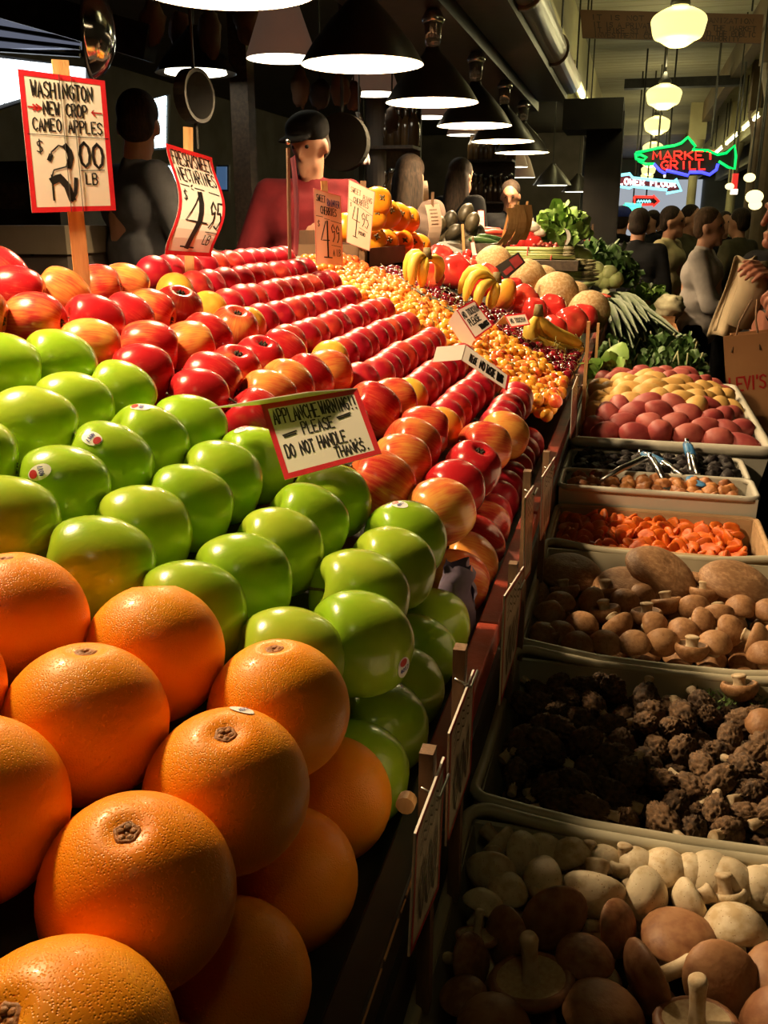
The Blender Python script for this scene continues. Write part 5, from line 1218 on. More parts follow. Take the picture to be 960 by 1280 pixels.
tent('curled folded notice with a white lit back standing on the nectarines', [(582, 431), (637, 471), (634, 488), (577, 450)], p0, nA, ((0, 3), onp(546, 434, pl(546, 436, .06), Vector((.1, -.4, .9))) - c0_), None,
     [('PLEASE', .14, .07, .16, .15, .02), ('NO', .36, .07, .12, .17, .03), ('TASTE', .50, .07, .20, .17, .03), ('THANKS', .74, .07, .14, .17, .03)], H=.32, border=False, lines=[([(.975, 0), (.975, .32)], .05, 'cardred')])
p0 = pl(645, 408, .035); nA = Vector((.25, -.85, .45))
tent('small red topped notice lying on the dark cherries', [(630, 394), (657, 391), (663, 406), (639, 410)], p0, nA, ((0, 1), Vector((-.03, .05, -.03))), None,
     [('NO TOUCHIN', .14, .16, .72, .18, .03)], H=.5)
# ---- cards hung on the rail, seen nearly edge-on from here
def railcard(label, q, x, seed, posts):
    C = [atx(px, py, x) for px, py in q]; rng = random.Random(seed)
    e = empty('price_sign', Vector((x, C[0].y, 1.07)), label, 'sign')
    fn, n_ = quad_fn(C, 1, 1.4); n_ = Vector((1, 0, 0))
    f2 = lambda a, b, h=0: fn(a, b) + n_*h
    cdx = MB().slab(lambda u, v: f2(u, v*1.4), n_, .0014, 2, 3).build('card', M['card'], e)
    b = MB()
    for (a0, b0, a1, b1) in ((0, 0, 1, .06), (0, 1.34, 1, 1.4), (0, 0, .06, 1.4), (.94, 0, 1, 1.4)): b.grid(lambda u, v: f2(a0+(a1-a0)*u, b0+(b1-b0)*v, .0004), 1, 1)
    b.build('border', M['cardred'], cdx, weld=False)
    mb = MB()
    for k in range(3):
        ribbon(mb, [(.15+.1*i, 1.02+.1*k-.2*0+(.08 if i % 2 else 0)) for i in range(8)], lambda a, b: f2(a, b, .0008), .02)
    for k in range(3):
        x0 = .25+.22*k; ribbon(mb, [(x0, .25), (x0-.05, .6), (x0+.08, .85), (x0+.1, .4), (x0+.02, .22)], lambda a, b: f2(a, b, .0008), .045)
    mb.build('lettering', M['ink'], cdx, weld=False)
    # post fixed to the rail behind the card
    (px, py) = posts; P = atx(px, py, x-.010)
    MB().box((x-.013, P.y-.006, 1.0), (x-.004, P.y+.006, P.z)).build('post', M['stakedull'], e)
    MB().tube([Vector((x-.010, P.y-.013, P.z-.02)), Vector((x+.002, P.y-.013, P.z-.025)), Vector((x+.003, P.y+.012, P.z-.024))], .0011, 6).build('wire_clip', M['wire'], e, True)
railcard('nearest card on the rail, wired to a square wooden post', [(520, 1042), (556, 946), (548, 1110), (512, 1196)], -.094, 1, (532, 936))
railcard('second card along the rail, beside the green apples', [(562, 917), (593, 837), (588, 965), (558, 1058)], -.094, 2, (573, 808))
railcard('third card along the rail, below the red apples', [(631, 745), (655, 708), (645, 812), (625, 882)], -.094, 3, (640, 703))
railcard('fourth card along the rail, beside the nectarines', [(657, 622), (668, 606), (663, 716), (655, 728)], -.094, 4, (658, 588))
railcard('fifth card along the rail, level with the dried apricots', [(678, 596), (694, 571), (686, 652), (676, 676)], -.094, 5, (682, 564))
railcard('sixth card along the rail, level with the potatoes', [(716, 486), (722, 470), (720, 530), (713, 548)], -.094, 6, (721, 468))
for (px, t, b_, lab) in ((736, 402, 478, 'thin wooden stake standing at the rail left of the kale'), (748, 404, 480, 'taller wooden stake standing at the rail beside the kale')):
    P = atx(px, t, -.094); MB().box((-.098, P.y-.008, 1.0), (-.090, P.y+.008, P.z)).build('wooden_stake', M['stake'], None, label=lab, cat='stake')
pw = MB().tube([atx(508, 1003, -.112)+Vector((0, -.004, 0)), atx(508, 1003, -.112)+Vector((0, .004, 0))], .006, 12)
pw.build('dowel_peg', M['stake'], None, label='round pale dowel end in the black rail board by the nearest card', cat='peg')
# ================================================================== lamps
M.update(
 shade=mat('black_enamel', (0.014, 0.011, 0.009), 0.35, var=(0.022, 0.017, 0.013), vscale=8),
 reflector=mat('white_enamel', (0.88, 0.86, 0.78), 0.5, var=(0.84, 0.82, 0.74), vscale=8),
 bulb=glow('bulb_glow', (1.0, 0.86, 0.6), 30),
 shade2=mat('tan_shade', (0.35, 0.24, 0.17), 0.5, var=(0.3, 0.2, 0.14), vscale=5, emit=(0.5, 0.28, 0.18), es=0.12),
 glassjar=mat('clear_glass', (0.95, 0.9, 0.85), 0.08, trans=0.9, var=(0.9, 0.86, 0.8), vscale=10),
 school=glow('milk_glass_glow', (1.0, 0.90, 0.36), 1.15),
 tube=glow('fluorescent_glow', (1.0, 0.93, 0.55), 9.0),
)
def light(name, loc, e, col, r, parent=None):
    l = bpy.data.lights.new(name, 'POINT'); l.energy = e; l.color = col; l.shadow_soft_size = r
    o = bpy.data.objects.new(name, l); COL.objects.link(o)
    if parent is not None: o.parent = parent; o.location = Vector(loc) - wloc(parent)
    else: o.location = loc
    return o
sh_prof = [(.030, .215), (.036, .20), (.045, .19), (.10, .135), (.16, .065), (.200, .004), (.202, 0)]
in_prof = [(.199, .001), (.157, .060), (.096, .130), (.04, .180), (0, .186)]
pend = {}
def lathe_at(prof, n, **k): return MB().lathe(prof, n)
me_sh = MB().lathe(sh_prof, 40).mesh('shade', M['shade'], True)
me_in = MB().lathe(in_prof, 40).mesh('reflector', M['reflector'], True)
me_bulb = MB().lathe(crom([(.0, .128), (.012, .13), (.02, .14), (.018, .155), (.014, .165), (.013, .18)], 3), 14).mesh('bulb', M['bulb'], True)
me_jar = MB().lathe([(.026, .22), (.033, .23), (.038, .31), (.036, .315), (.031, .235), (.024, .225)], 14).mesh('glass_socket', M['glassjar'], True)
me_cap = MB().lathe([(.0, .31), (.045, .31), (.05, .325), (.03, .36), (.0, .365)], 14).mesh('socket_cap', M['steel'], True)
PY = [0.88] + [2.154 + 1.052*i for i in range(6)]
for i, y in enumerate(PY):
    x = -0.945 + .012*min(i+1, 6); z = 2.008
    lab = 'black conical pendant lamp hanging over the fruit, %s in the front row' % ORD[i+1] if i else 'black conical pendant lamp over the near apples'
    e = empty('pendant_lamp', (x, y, z), lab, 'lamp', 'front row of pendant lamps')
    for nm_, me in (('shade', me_sh), ('reflector', me_in), ('bulb', me_bulb), ('glass_socket', me_jar), ('socket_cap', me_cap)): put(nm_, me, e)
    light('pendant_light', (x, y, z+.10), PENDANT_W, WARM, .055, e)
# second row with tan shades further inside the stall
me_sh2 = MB().lathe([(.03, .30), (.05, .28), (.075, .24), (.155, .02), (.158, 0)], 28).mesh('shade', M['shade2'], True)
me_in2 = MB().lathe([(.155, .001), (.148, .025), (.06, .03), (0, .03)], 28).mesh('reflector', glow('lit_diffuser', (1.0, .93, .72), 5.0), True)
for i, (px, py) in enumerate(((352, 74), (467, 118), (535, 147), (580, 169), (607, 186), (628, 198), (645, 209), (655, 222))):
    p = atx(px, py, -1.60)
    e = empty('pendant_lamp', p, 'tan shaded pendant lamp inside the stall, %s in the back row' % ORD[i+1], 'lamp', 'back row of pendant lamps')
    put('shade', me_sh2, e); put('reflector', me_in2, e)
    MB().tube([p+Vector((0, 0, .3)), Vector((p.x, p.y, 2.95))], .006, 6).build('cord', M['black'], e)
for i, (px, py, x) in enumerate(((245, 92, -2.2), (455, 258, -2.4), (690, 232, -.9), (722, 240, -.75))):
    p = atx(px, py, x)
    e = empty('pendant_lamp', p, ('wide pendant lamp glowing behind the hanging scale', 'low pendant lamp glowing behind the vendor', 'far pendant lamp at the end of the stall beside the column', 'farthest pendant lamp next to the black column')[i], 'lamp')
    put('shade', me_sh, e); put('reflector', me_in2, e)
    MB().tube([p+Vector((0, 0, .2)), Vector((p.x, p.y, 2.95))], .006, 6).build('cord', M['black'], e)
# schoolhouse globes along the aisle
me_school = MB().lathe(crom([(0, -.125), (.06, -.12), (.12, -.085), (.165, -.06), (.185, .01), (.19, .05), (.165, .085), (.10, .12), (.06, .135), (.06, .15)], 4), 32).mesh('globe', M['school'], True)
me_fit = MB().lathe([(.062, .14), (.07, .15), (.065, .175), (.03, .22), (.012, .26), (.0, .26)], 16).mesh('fitter', M['black'], True)
me_rod = MB().tube([(0, 0, .24), (0, 0, .9)], .008, 8).mesh('rod', M['black'], True)
for i in range(-2, 7):  # nearest two carry the row out of view, added as soft fill
    y = 7.53 + 3.97*i
    e = empty('globe_lamp', (.175, y, 2.82 + (.06 if i == 2 else 0)), ('milk glass schoolhouse lamp above the aisle, %s from the camera' % ORD[i+1]) if i >= 0 else ('unseen milk glass schoolhouse lamp over the shoppers ahead, added as fill' if i == -1 else 'unseen milk glass schoolhouse lamp behind the camera, added as fill'), 'lamp', 'schoolhouse lamps along the aisle')
    put('globe', me_school, e); put('fitter', me_fit, e); put('rod', me_rod, e)
    light('globe_light', (.175, y, 2.60), 14.0 if i >= 0 else 1.2, (1.0, .86, .42), .12, e)
    light('globe_uplight', (.175, y, 3.12), 8.0 if i >= 0 else 1.0, (1.0, .86, .42), .08, e)
# bare fluorescent tubes on the right, and added ones lighting the cream wall
def tubelamp(a, b, label, m='tube', r=.022):
    a, b = Vector(a), Vector(b)
    e = empty('tube_lamp', (a+b)/2, label, 'lamp', None)
    MB().bar(a+Vector((0, 0, .05)), b+Vector((0, 0, .05)), .09, .05).build('housing', M['cream'], e)
    MB().tube([a, b], r, 10).build('tube', M[m], e, True)
    for q in (a, b):
        MB().bar(q+Vector((0, 0, .07)), Vector((q.x, q.y, 3.74)) if q.x > 0 else q+Vector((-.14, 0, .07)), .02, .02).build('bracket', M['black'], e)
    for q in (a, b): MB().bar(q+Vector((0, 0, -.03)), q+Vector((0, 0, .04)), .05, .02).build('holder', M['cream'], e)
    return e
for i in range(5):
    y0 = 8.6 + i*3.0
    tubelamp((1.52, y0, 2.93), (1.52, y0+2.3, 2.93), 'bare fluorescent tube under the right beams, %s from the camera' % ORD[i+1])
for i, (x_, y_) in enumerate(((.55, 24), (1.05, 27), (.25, 29), (.75, 32))): tubelamp((x_, y_, 2.95), (x_, y_+2.2, 2.95), 'far fluorescent tube above the crowd, %s from the camera' % ORD[i+1])
M['tubefill'] = glow('wall_fill_glow', (1.0, 0.90, 0.42), 26.0)  # for the added left tubes, put in to brighten the cream strip
for i in range(4):
    y0 = 4.9 + i*4.2
    tubelamp((-0.68, y0, 2.80), (-0.68, y0+3.2, 2.80), 'added fluorescent tube brightening the cream wall left of the aisle, %s from the camera' % ORD[i+1], 'tubefill', .014)
# ================================================================== neon signs and the hall
M.update(neong=glow('green_neon', (.0, .8, .12), 1.6), neonr=glow('red_neon', (1.0, .03, .02), 1.6), neonb=glow('blue_neon', (.05, .06, 1.0), 2.6), neonw=glow('white_neon', (1, .75, .75), 2.2), neonc=glow('cyan_neon', (.25, .85, 1.0), 2.0),
         signback=mat('dark_sign_panel', (.012, .014, .012), .4, var=(.02, .02, .018), vscale=4), signred=mat('red_sign_panel', (.22, .02, .03), .4, var=(.16, .015, .02), vscale=4))
NY = 12.0
def nx(x, y): return aty(760+x/4.8, 160+y/4.8, NY)
def neon(parent, pts, m, r=.016, fn=nx, name='neon_tube'):
    return MB().tube([fn(*p) for p in pts], r, 6).build(name, m, parent, True)
fs = empty('neon_fish_sign', nx(460, 285), 'green and blue neon fish sign reading market grill', 'neon sign')
top = [(165, 150), (230, 135), (300, 120), (400, 105), (440, 90), (480, 55), (505, 85), (525, 110), (505, 130), (600, 135), (660, 160), (710, 150), (760, 105), (768, 170), (760, 245), (720, 235), (665, 200)]
belly = [(275, 215), (310, 255), (345, 275), (350, 255), (400, 265), (480, 285), (490, 265), (560, 265), (610, 280), (650, 250), (660, 215)]
body = [(165, 150), (300, 120), (400, 105), (480, 55), (525, 112), (600, 135), (660, 160), (760, 105), (768, 170), (760, 245), (665, 205), (610, 280), (480, 285), (345, 275), (275, 215), (180, 195)]
mb = MB(); vs = [nx(*p)+Vector((0, .03, 0)) for p in body] + [nx(*p)+Vector((0, .10, 0)) for p in body]; n = len(body)
mb.add(vs, [tuple(range(n)), tuple(range(2*n-1, n-1, -1))] + [(i, (i+1) % n, n+(i+1) % n, n+i) for i in range(n)]); mb.build('panel', M['signback'], fs)
neon(fs, top, M['neong']); neon(fs, belly, M['neonb'], .018); neon(fs, [(165, 150), (168, 185), (212, 196), (232, 178), (195, 160), (170, 165)], M['neong']); neon(fs, [(180, 195), (225, 218), (278, 216)], M['neong'])
for (txt, x0, y0, w_, h_) in (('MARKET', 262, 190, 385, -50), ('GRILL', 312, 248, 285, -50)):
    for st in text_strokes(txt, w_, abs(h_)): neon(fs, [(x0+x, y0-y) for x, y in st], M['neonr'], .011, name='neon_letter')
for px in (300, 620): MB().tube([nx(px, 110)+Vector((0, .06, 0)), Vector((nx(px, 110).x, NY+.06, 3.72))], .012, 6).build('hanger', M['black'], fs)
NY2 = 14.0
def n2(x, y): return aty(760+x/4.8, 160+y/4.8, NY2)
ls = empty('neon_arrow_sign', n2(250, 390), 'neon arrow sign reading lower floor', 'neon sign')
arrow = [(60, 285), (130, 275), (150, 300), (410, 325), (405, 305), (440, 375), (350, 392), (355, 372), (150, 350), (130, 360), (60, 350)]
n = len(arrow); mb = MB(); vs = [n2(*p)+Vector((0, .03, 0)) for p in arrow]+[n2(*p)+Vector((0, .1, 0)) for p in arrow]
mb.add(vs, [tuple(range(n)), tuple(range(2*n-1, n-1, -1))] + [(i, (i+1) % n, n+(i+1) % n, n+i) for i in range(n)]); mb.build('panel', M['signred'], ls)
neon(ls, arrow+[arrow[0]], M['neonc'], .02, n2)
for st in text_strokes('LOWER FLOOR', 345, 36): neon(ls, [(65+x, 336-y+x*.06) for x, y in st], M['neonw'], .013, n2, 'neon_letter')
for px in (180, 350): MB().tube([n2(px, 300)+Vector((0, .06, 0)), Vector((n2(px, 300).x, NY2+.06, 3.72))], .012, 6).build('hanger', M['black'], ls)
NY3 = 16.0
def n3(x, y): return aty(760+x/4.8, 160+y/4.8, NY3)
rs = empty('neon_arrow_sign', n3(230, 465), 'small red neon arrow below the larger arrow sign', 'neon sign')
ar3 = [(158, 412), (270, 415), (270, 405), (305, 440), (270, 470), (270, 458), (160, 462), (158, 412)]
n = 7; mb = MB(); vs = [n3(*p)+Vector((0, .03, 0)) for p in ar3[:7]]+[n3(*p)+Vector((0, .1, 0)) for p in ar3[:7]]
mb.add(vs, [tuple(range(n)), tuple(range(2*n-1, n-1, -1))] + [(i, (i+1) % n, n+(i+1) % n, n+i) for i in range(n)]); mb.build('panel', M['signback'], rs); neon(rs, ar3, M['neonr'], .02, n3)
neon(rs, [(175+8*i, 440+6*(-1)**i) for i in range(11)], M['neonc'], .014, n3, 'neon_script')
MB().tube([n3(230, 412)+Vector((0, .06, 0)), Vector((n3(230, 412).x, NY3+.06, 3.72))], .012, 6).build('hanger', M['black'], rs)
gs = empty('neon_bar_sign', n3(150, 490), 'cyan green neon bar low beside the black column', 'neon sign'); mb = MB().slab(lambda u, v: n3(95+110*u, 455+38*v)+Vector((0, .04, 0)), Vector((0, -1, 0)), .06, 1, 1); mb.build('panel', M['signback'], gs)
neon(gs, [(100, 460), (200, 465), (195, 486), (100, 486), (100, 460)], glow('mint_neon', (.1, .9, .6), 1.8), .03, n3); MB().tube([n3(150, 455)+Vector((0, .06, 0)), Vector((n3(150, 455).x, NY3+.06, 3.72))], .012, 6).build('hanger', M['black'], gs)
# brown hanging board with dark lettering
bd = empty('hanging_board', aty(840, 53, 9.0), 'long brown wooden board with faint lettering hung under the ceiling', 'sign')
C = [aty(725, 12, 9.0), aty(955, 18, 9.0), aty(951, 54, 9.0), aty(728, 47, 9.0)]
fb, nb_ = quad_fn(C, 6.2, 1)
pn = MB().slab(lambda u, v: fb(u*6.2, v), nb_, .04, 2, 1).build('panel', mat('brown_sign_board', (.15, .075, .035), .6, var=(.11, .055, .027), vscale=3), bd)
mb = MB()
for (t, a, b, w_) in (('IT IS NOT A', .35, .66, 2.3), ('IT IS A PRIVATE', .4, .40, 2.2), ('IT PIKE ST AND', .4, .20, 2.3), ('INVESTMENT CO', .4, .03, 2.1), ('ORGANIZATION', 3.9, .66, 2.0), ('OF THE MARKET', 4.1, .40, 1.9), ('AND THE PUBLIC', 4.1, .20, 1.9), ('AUTHORITY', 4.2, .03, 1.3)):
    for st in text_strokes(t, w_, .17): ribbon(mb, [(a+x, b+y) for x, y in st], lambda p, q: fb(p, q, .004), .035, 1)
mb.build('lettering', mat('dark_lettering', (.035, .02, .012), .6, var=(.05, .03, .018), vscale=9), pn, weld=False)
for px in (735, 940): q = aty(px, 14, 9.02); MB().tube([q, Vector((q.x, q.y, 3.74))], .008, 6).build('hanger', M['black'], bd)
# hanging rods and a dark cornice left of the aisle
for i, (a, b) in enumerate((((705, -20), (698, 80)), ((727, -20), (717, 107)), ((741, -20), (730, 127)), ((748, -20), (741, 140)), ((672, -20), (668, 60)))):
    A, B = atx(*a, -.62), atx(*b, -.66); B = Vector((A.x, A.y, 2.74)); MB().tube([Vector((A.x, A.y, 3.74)), B], .008, 6).build('hanging_rod', M['black'], None, label='thin dark rod hanging from the ceiling, %s from the black beam' % ORD[i+1], cat='rod', group='rods hanging from the ceiling')
# right side: lit signs, round lamps, dim stalls
rs2 = empty('lit_box_sign', aty(917, 240, 13), 'small red box sign with a lit white base on the right', 'sign')
MB().box(tuple(aty(914, 236, 13)-Vector((0, .05, 0))), tuple(aty(923, 217, 13)+Vector((0, .05, 0)))).build('red_box', glow('red_sign_glow', (.9, .04, .03), .8), rs2)
MB().box(tuple(aty(913, 243, 13)-Vector((0, .05, 0))), tuple(aty(922, 236.5, 13)+Vector((0, .05, 0)))).build('lit_base', glow('pale_sign_glow', (1, .8, .6), 3), rs2)
dr = empty('door_1', (.5, YF-.02, 0)); dr['kind'] = 'structure'
MB().box((-.9, YF-.04, 0), (2.2, YF-.02, 3.0)).build('daylit_opening', glow('far_daylight', (.62, .68, .78), .55), dr); MB().box((-1.0, YF-.10, 3.0), (2.3, YF-.02, 3.2)).build('lintel', M['farwall'], dr)
q = aty(918, 217, 13); MB().tube([q, Vector((q.x, q.y, 3.74))], .01, 6).build('hanger', M['black'], rs2)
for i, (px, py, rr, y) in enumerate(((937, 222, .055, 10), (912, 233, .05, 12), (943, 246, .075, 9), (944, 256, .06, 9.6))):
    p = aty(px, py, y); e = empty('globe_lamp', p, 'small round yellowish lamp on the right, %s from the top' % ORD[i+1], 'lamp', 'small round lamps on the right')
    MB().ball(p, rr, 14, 10, (1, 1, .75)).build('globe', glow('warm_globe', (1, .85, .4), 2.0) if i == 0 else bpy.data.materials['warm_globe'], e, True); MB().tube([p+Vector((0, 0, rr*.6)), Vector((p.x, p.y, 3.74))], .008, 6).build('cord', M['black'], e)
for i, (x0, y0, x1, y1, h, lab) in enumerate(((2.2, 5.0, 2.9, 9.0, 1.0, 'long dark market counter right of the aisle'), (2.1, 10, 3.0, 16, 1.1, 'farther dark market counter right of the aisle'))):
    e = empty('market_counter', ((x0+x1)/2, (y0+y1)/2, 0), lab, 'counter'); MB().box((x0, y0, 0), (x1, y1, h)).build('counter_body', M['darkwood'], e); MB().box((x0-.05, y0-.05, h+.001), (x1+.05, y1+.05, h+.04)).build('counter_top', M['brownbeam'], e)
# ================================================================== behind the stall, left
struct(MB().box((-4.9, 1.2, 0.0), (-0.95, 7.9, 0.22)), 'floor_1', M['darkwood'])      # raised duckboard the vendors stand on
def window(name, px, y, col, s, nx_=1, ny_=1, m=None):
    C = [aty(a, b, y) for a, b in px]; o = empty(name, C[3]); o['kind'] = 'structure'
    f, n_ = quad_fn(C, 1, 1)
    MB().slab(lambda u, v: f(u*1.06-.03, v*1.06-.03)-n_*.03, n_, .03, 1, 1).build('window_frame', M['black'], o)
    g = glow(name+'_light', col, s)
    for i in range(nx_):
        for j in range(ny_): MB().slab(lambda u, v: f((i+.04+.92*u)/nx_, (j+.04+.92*v)/ny_), n_, .02, 1, 1).build('pane', g, o)
window('window_1', [(-30, 66), (106, 84), (106, 98), (-30, 142)], 5.2, (.85, .93, 1.0), 3.0, 4, 1)
window('window_2', [(182, 126), (207, 119), (206, 184), (184, 186)], 6.0, (.75, .93, 1.0), 4.0, 2, 5)
window('lit_screen', [(188, 205), (224, 206), (226, 240), (204, 240)], 6.0, (.7, .92, 1.0), 2.5, 1, 1)  # a lit screen rather than a window, built from the same parts
window('backlit_panel', [(206, 262), (226, 256), (226, 308), (204, 310)], 6.05, (.62, .42, 1.0), 1.2, 2, 1)  # a purple backlit panel built from the window parts, no daylight behind it
window('window_5', [(270, 207), (283, 207), (283, 238), (270, 238)], 6.0, (.12, .25, .5), .35, 1, 1)
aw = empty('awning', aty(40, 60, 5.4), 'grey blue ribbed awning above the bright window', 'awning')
MB().slab(lambda u, v: aty(-40+140*u, 8+52*v+34*u*(1-v), 5.6-.5*v), Vector((0, -1, .3)).normalized(), .02, 2, 2).build('sheet', mat('awning_daylight_glow', (.32, .33, .40), .6, var=(.22, .23, .3), vscale=2, emit=(.5, .55, .75), es=.22), aw)  # daylight on the sheet is put in as faint bluish emission
for k in range(4):
    MB().tube([aty(-40, 12+16*k, 5.1), aty(100, 42+9*k, 5.1)], .012, 6).build('rib', M['black'], aw)
MB().bar(aty(-30, -8, 4.6), aty(190, 55, 4.6), .12, .16).build('valance_beam', M['black'], aw)
# hanging scale and its steel pan, convex mirror
e = empty('hanging_scale', aty(243, 150, 3.0), 'dark round hanging scale behind the nectarine card', 'scale')
c = aty(243, 120, 3.0)
dsc = Vector((.80, -.15, 0)).normalized(); MB().tube([c-dsc*.022, c+dsc*.022], .082, 26).build('dial_case', M['black'], e); MB().tube([c+dsc*.0225, c+dsc*.024], .07, 26).build('dial', mat('dull_dial', (.006, .0056, .005), .9, spec=.05, var=(.004, .0037, .0033), vscale=6), e)
MB().tube([c+Vector((0, 0, .08)), Vector((c.x, c.y, 2.95))], .006, 6).build('hook_rod', M['black'], e); MB().tube([c-Vector((0, 0, .08)), c-Vector((0, 0, .16))], .006, 6).build('hook', M['black'], e)
e = empty('convex_mirror', aty(117, 95, 2.4), 'round steel mirror seen almost edge-on above the apple card', 'mirror'); c = aty(117, 40, 2.4)
mr_ = MB(); ax_ = (Vector((.80, -.60, 0))).normalized()
mr_.lathe([(sin(t*.2)*.115/sin(1.2), .055*(cos(t*.2)-cos(1.2))/(1-cos(1.2))) for t in range(7)] + [(.119, -.004), (.114, -.012), (0, -.014)], 36)
q_ = aim((.93, .36, -.05)); mr_.v = [c + q_ @ v for v in mr_.v]
mr_.build('dish', mat('mirror_steel', (.6, .62, .68), .12, 1.0, var=(.5, .52, .58), vscale=5), e, True)
MB().tube([c+Vector((0, 0, .115)), Vector((c.x, c.y, 2.95))], .006, 6).build('chain', M['black'], e)
# a dial scale and white cloth behind the vendor
e = empty('dial_scale', aty(430, 208, 4.2), 'grey round dial scale behind the vendor', 'scale'); c = aty(428, 178, 4.2)
MB().tube([c+Vector((0, -.03, 0)), c+Vector((0, .03, 0))], .12, 28).build('dial_case', mat('grey_dial', (.012, .012, .011), .9, spec=.05, var=(.009, .009, .0085), vscale=6), e)
MB().tube([c+Vector((0, 0, .12)), Vector((c.x, c.y, 2.95))], .008, 6).build('rod', M['black'], e)
e = empty('hanging_cloth', aty(452, 205, 4.4), 'white cloth hanging behind the vendor', 'cloth')
MB().slab(lambda u, v: aty(444+16*u*(.3+.7*v)+3*sin(v*9), 140+66*v, 4.4)+Vector((0, .015*sin(u*9), 0)), Vector((0, -1, 0)), .004, 6, 10).build('cloth', mat('dim_white_cloth', (.5, .45, .45), .9, var=(.4, .36, .36), vscale=9), e, True)
q = aty(449, 140, 4.4); MB().tube([q, Vector((q.x, q.y, 2.95))], .004, 5).build('string', M['black'], e)
# paper bags and hams hung from the low ceiling
brown = [mat('brown_bag_%s' % 'abc'[i], c_, .8, var=tuple(v*.6 for v in c_), vscale=6) for i, c_ in enumerate(((.16, .075, .04), (.20, .09, .06), (.10, .06, .04)))]
for i, (px, py, w_, h_, y) in enumerate(((190, 30, 34, 46, 4.6), (225, 40, 30, 40, 4.8), (262, 42, 30, 52, 4.6), (310, 28, 34, 44, 4.9), (335, 60, 22, 34, 5.2), (400, 118, 26, 30, 5.3), (425, 112, 24, 34, 5.2), (442, 120, 18, 30, 5.4), (490, 150, 18, 26, 5.8), (375, 110, 22, 40, 5.0))):
    c = aty(px, py, y); s = y/1160.0; e = empty('hanging_bag', c-Vector((0, 0, h_*s/2)), 'brown paper bag hanging in the dark above the vendors, %s from the left' % ORD[i+1], 'bag', 'bags hanging above the vendors')
    mb = lumpy(16, 12, (w_*s*.5, w_*s*.35, h_*s*.55), .3, 2.2, i); mb.v = [c+v for v in mb.v]; mb.build('sack', brown[i % 3], e, True)
    MB().tube([c+Vector((0, 0, h_*s*.5)), Vector((c.x, c.y, 2.96))], .005, 5).build('string', M['black'], e)
# shelves of jars glinting behind the stall
M['jarglass'] = mat('amber_jar', (.05, .026, .010), .12, var=(.10, .055, .02), vscale=3, spec=.8, objvar=.6)
jar = MB().lathe(crom([(0, 0), (.036, .0), (.04, .02), (.04, .12), (.03, .15), (.018, .17), (.018, .21), (0, .21)], 3), 12).mesh('jar_body', M['jarglass'], True); jlid = MB().lathe([(0, .235), (.02, .235), (.022, .205), (0, .205)], 10).mesh('lid', M['steel'], True)
def shelf(label, x0, x1, y, zs, n, grp, jlab):
    e = empty('wall_shelf', ((x0+x1)/2, y, 0.22), label, 'shelf')
    MB().box((x0, y+.12, .22), (x1, y+.15, zs[-1]+.4)).build('back_board', M['darkwood'], e)
    for z in zs: MB().box((x0, y-.12, z-.02), (x1, y+.12, z)).build('shelf_board', M['darkwood'], e)
    for k, z in enumerate(zs):
        for i in range(n):
            o = put('glass_jar', jar, None, (x0+(i+.5)*(x1-x0)/n, y, z+.0005), None, R.uniform(.9, 1.15), label=jlab % (ORD[i+1], ('lower', 'upper')[k]), cat='jar', group=grp); put('lid', jlid, o)
p1, p2 = aty(460, 255, 6.4), aty(520, 255, 6.4)
shelf('dark shelf of amber jars between the vendor and the long haired woman', p1.x, p2.x, 6.4, [p1.z-.02, p1.z+.36], 7, 'jars behind the vendor', 'amber jar, %s from the left on the %s shelf behind the vendor')
p1, p2 = aty(585, 252, 9.0), aty(640, 252, 9.0)
shelf('dark shelf of tall jars beyond the avocados', p1.x, p2.x, 9.0, [p1.z, p1.z+.36], 9, 'jars beyond the avocados', 'tall amber jar, %s from the left on the %s shelf beyond the avocados')
# cream counter and boxes at far left
e = empty('back_counter', aty(40, 330, 3.4), 'cream work counter with a spotted panel at far left', 'counter'); a, b = aty(-40, 282, 3.4), aty(84, 318, 3.4)
MB().box((a.x, 3.4, b.z), (b.x, 4.0, a.z)).build('counter_edge', mat('cream_laminate', (.30, .24, .17), .5, var=(.24, .19, .13), vscale=5), e)
MB().box((a.x+.02, 3.43, .22), (b.x-.02, 3.98, b.z-.001)).build('counter_front', mat('spotted_panel', (.14, .11, .09), .6, var=(.1, .08, .07), vscale=5, spots=(9, (.02, .016, .014), .16)), e)
mq = aty(20, 235, 4.3); e = empty('dark_machine', Vector((mq.x, 4.3, .22)), 'dark machine standing behind the cream counter', 'machine'); MB().box((mq.x-.35, 4.2, .22), (mq.x+.30, 4.7, mq.z+.12)).build('housing', M['black'], e); MB().box((mq.x-.30, 4.19, mq.z-.1), (mq.x+.22, 4.199, mq.z+.02)).build('front_plate', M['darkwood'], e)
pp = aty(300, 150, 5.0)
struct(MB().box((pp.x-.05, 5.0, .22), (pp.x+.05, 5.1, 2.95)), 'trim_20', M['darkwood'])
pp = aty(470, 150, 6.4); struct(MB().tube([(pp.x, 6.4, .22), (pp.x, 6.4, 2.95)], .07, 16), 'trim_21', M['wall'])
struct(MB().box((-4.9, 17.0, 0), (-0.98, 17.1, 2.95)), 'wall_inner', M['wall'])
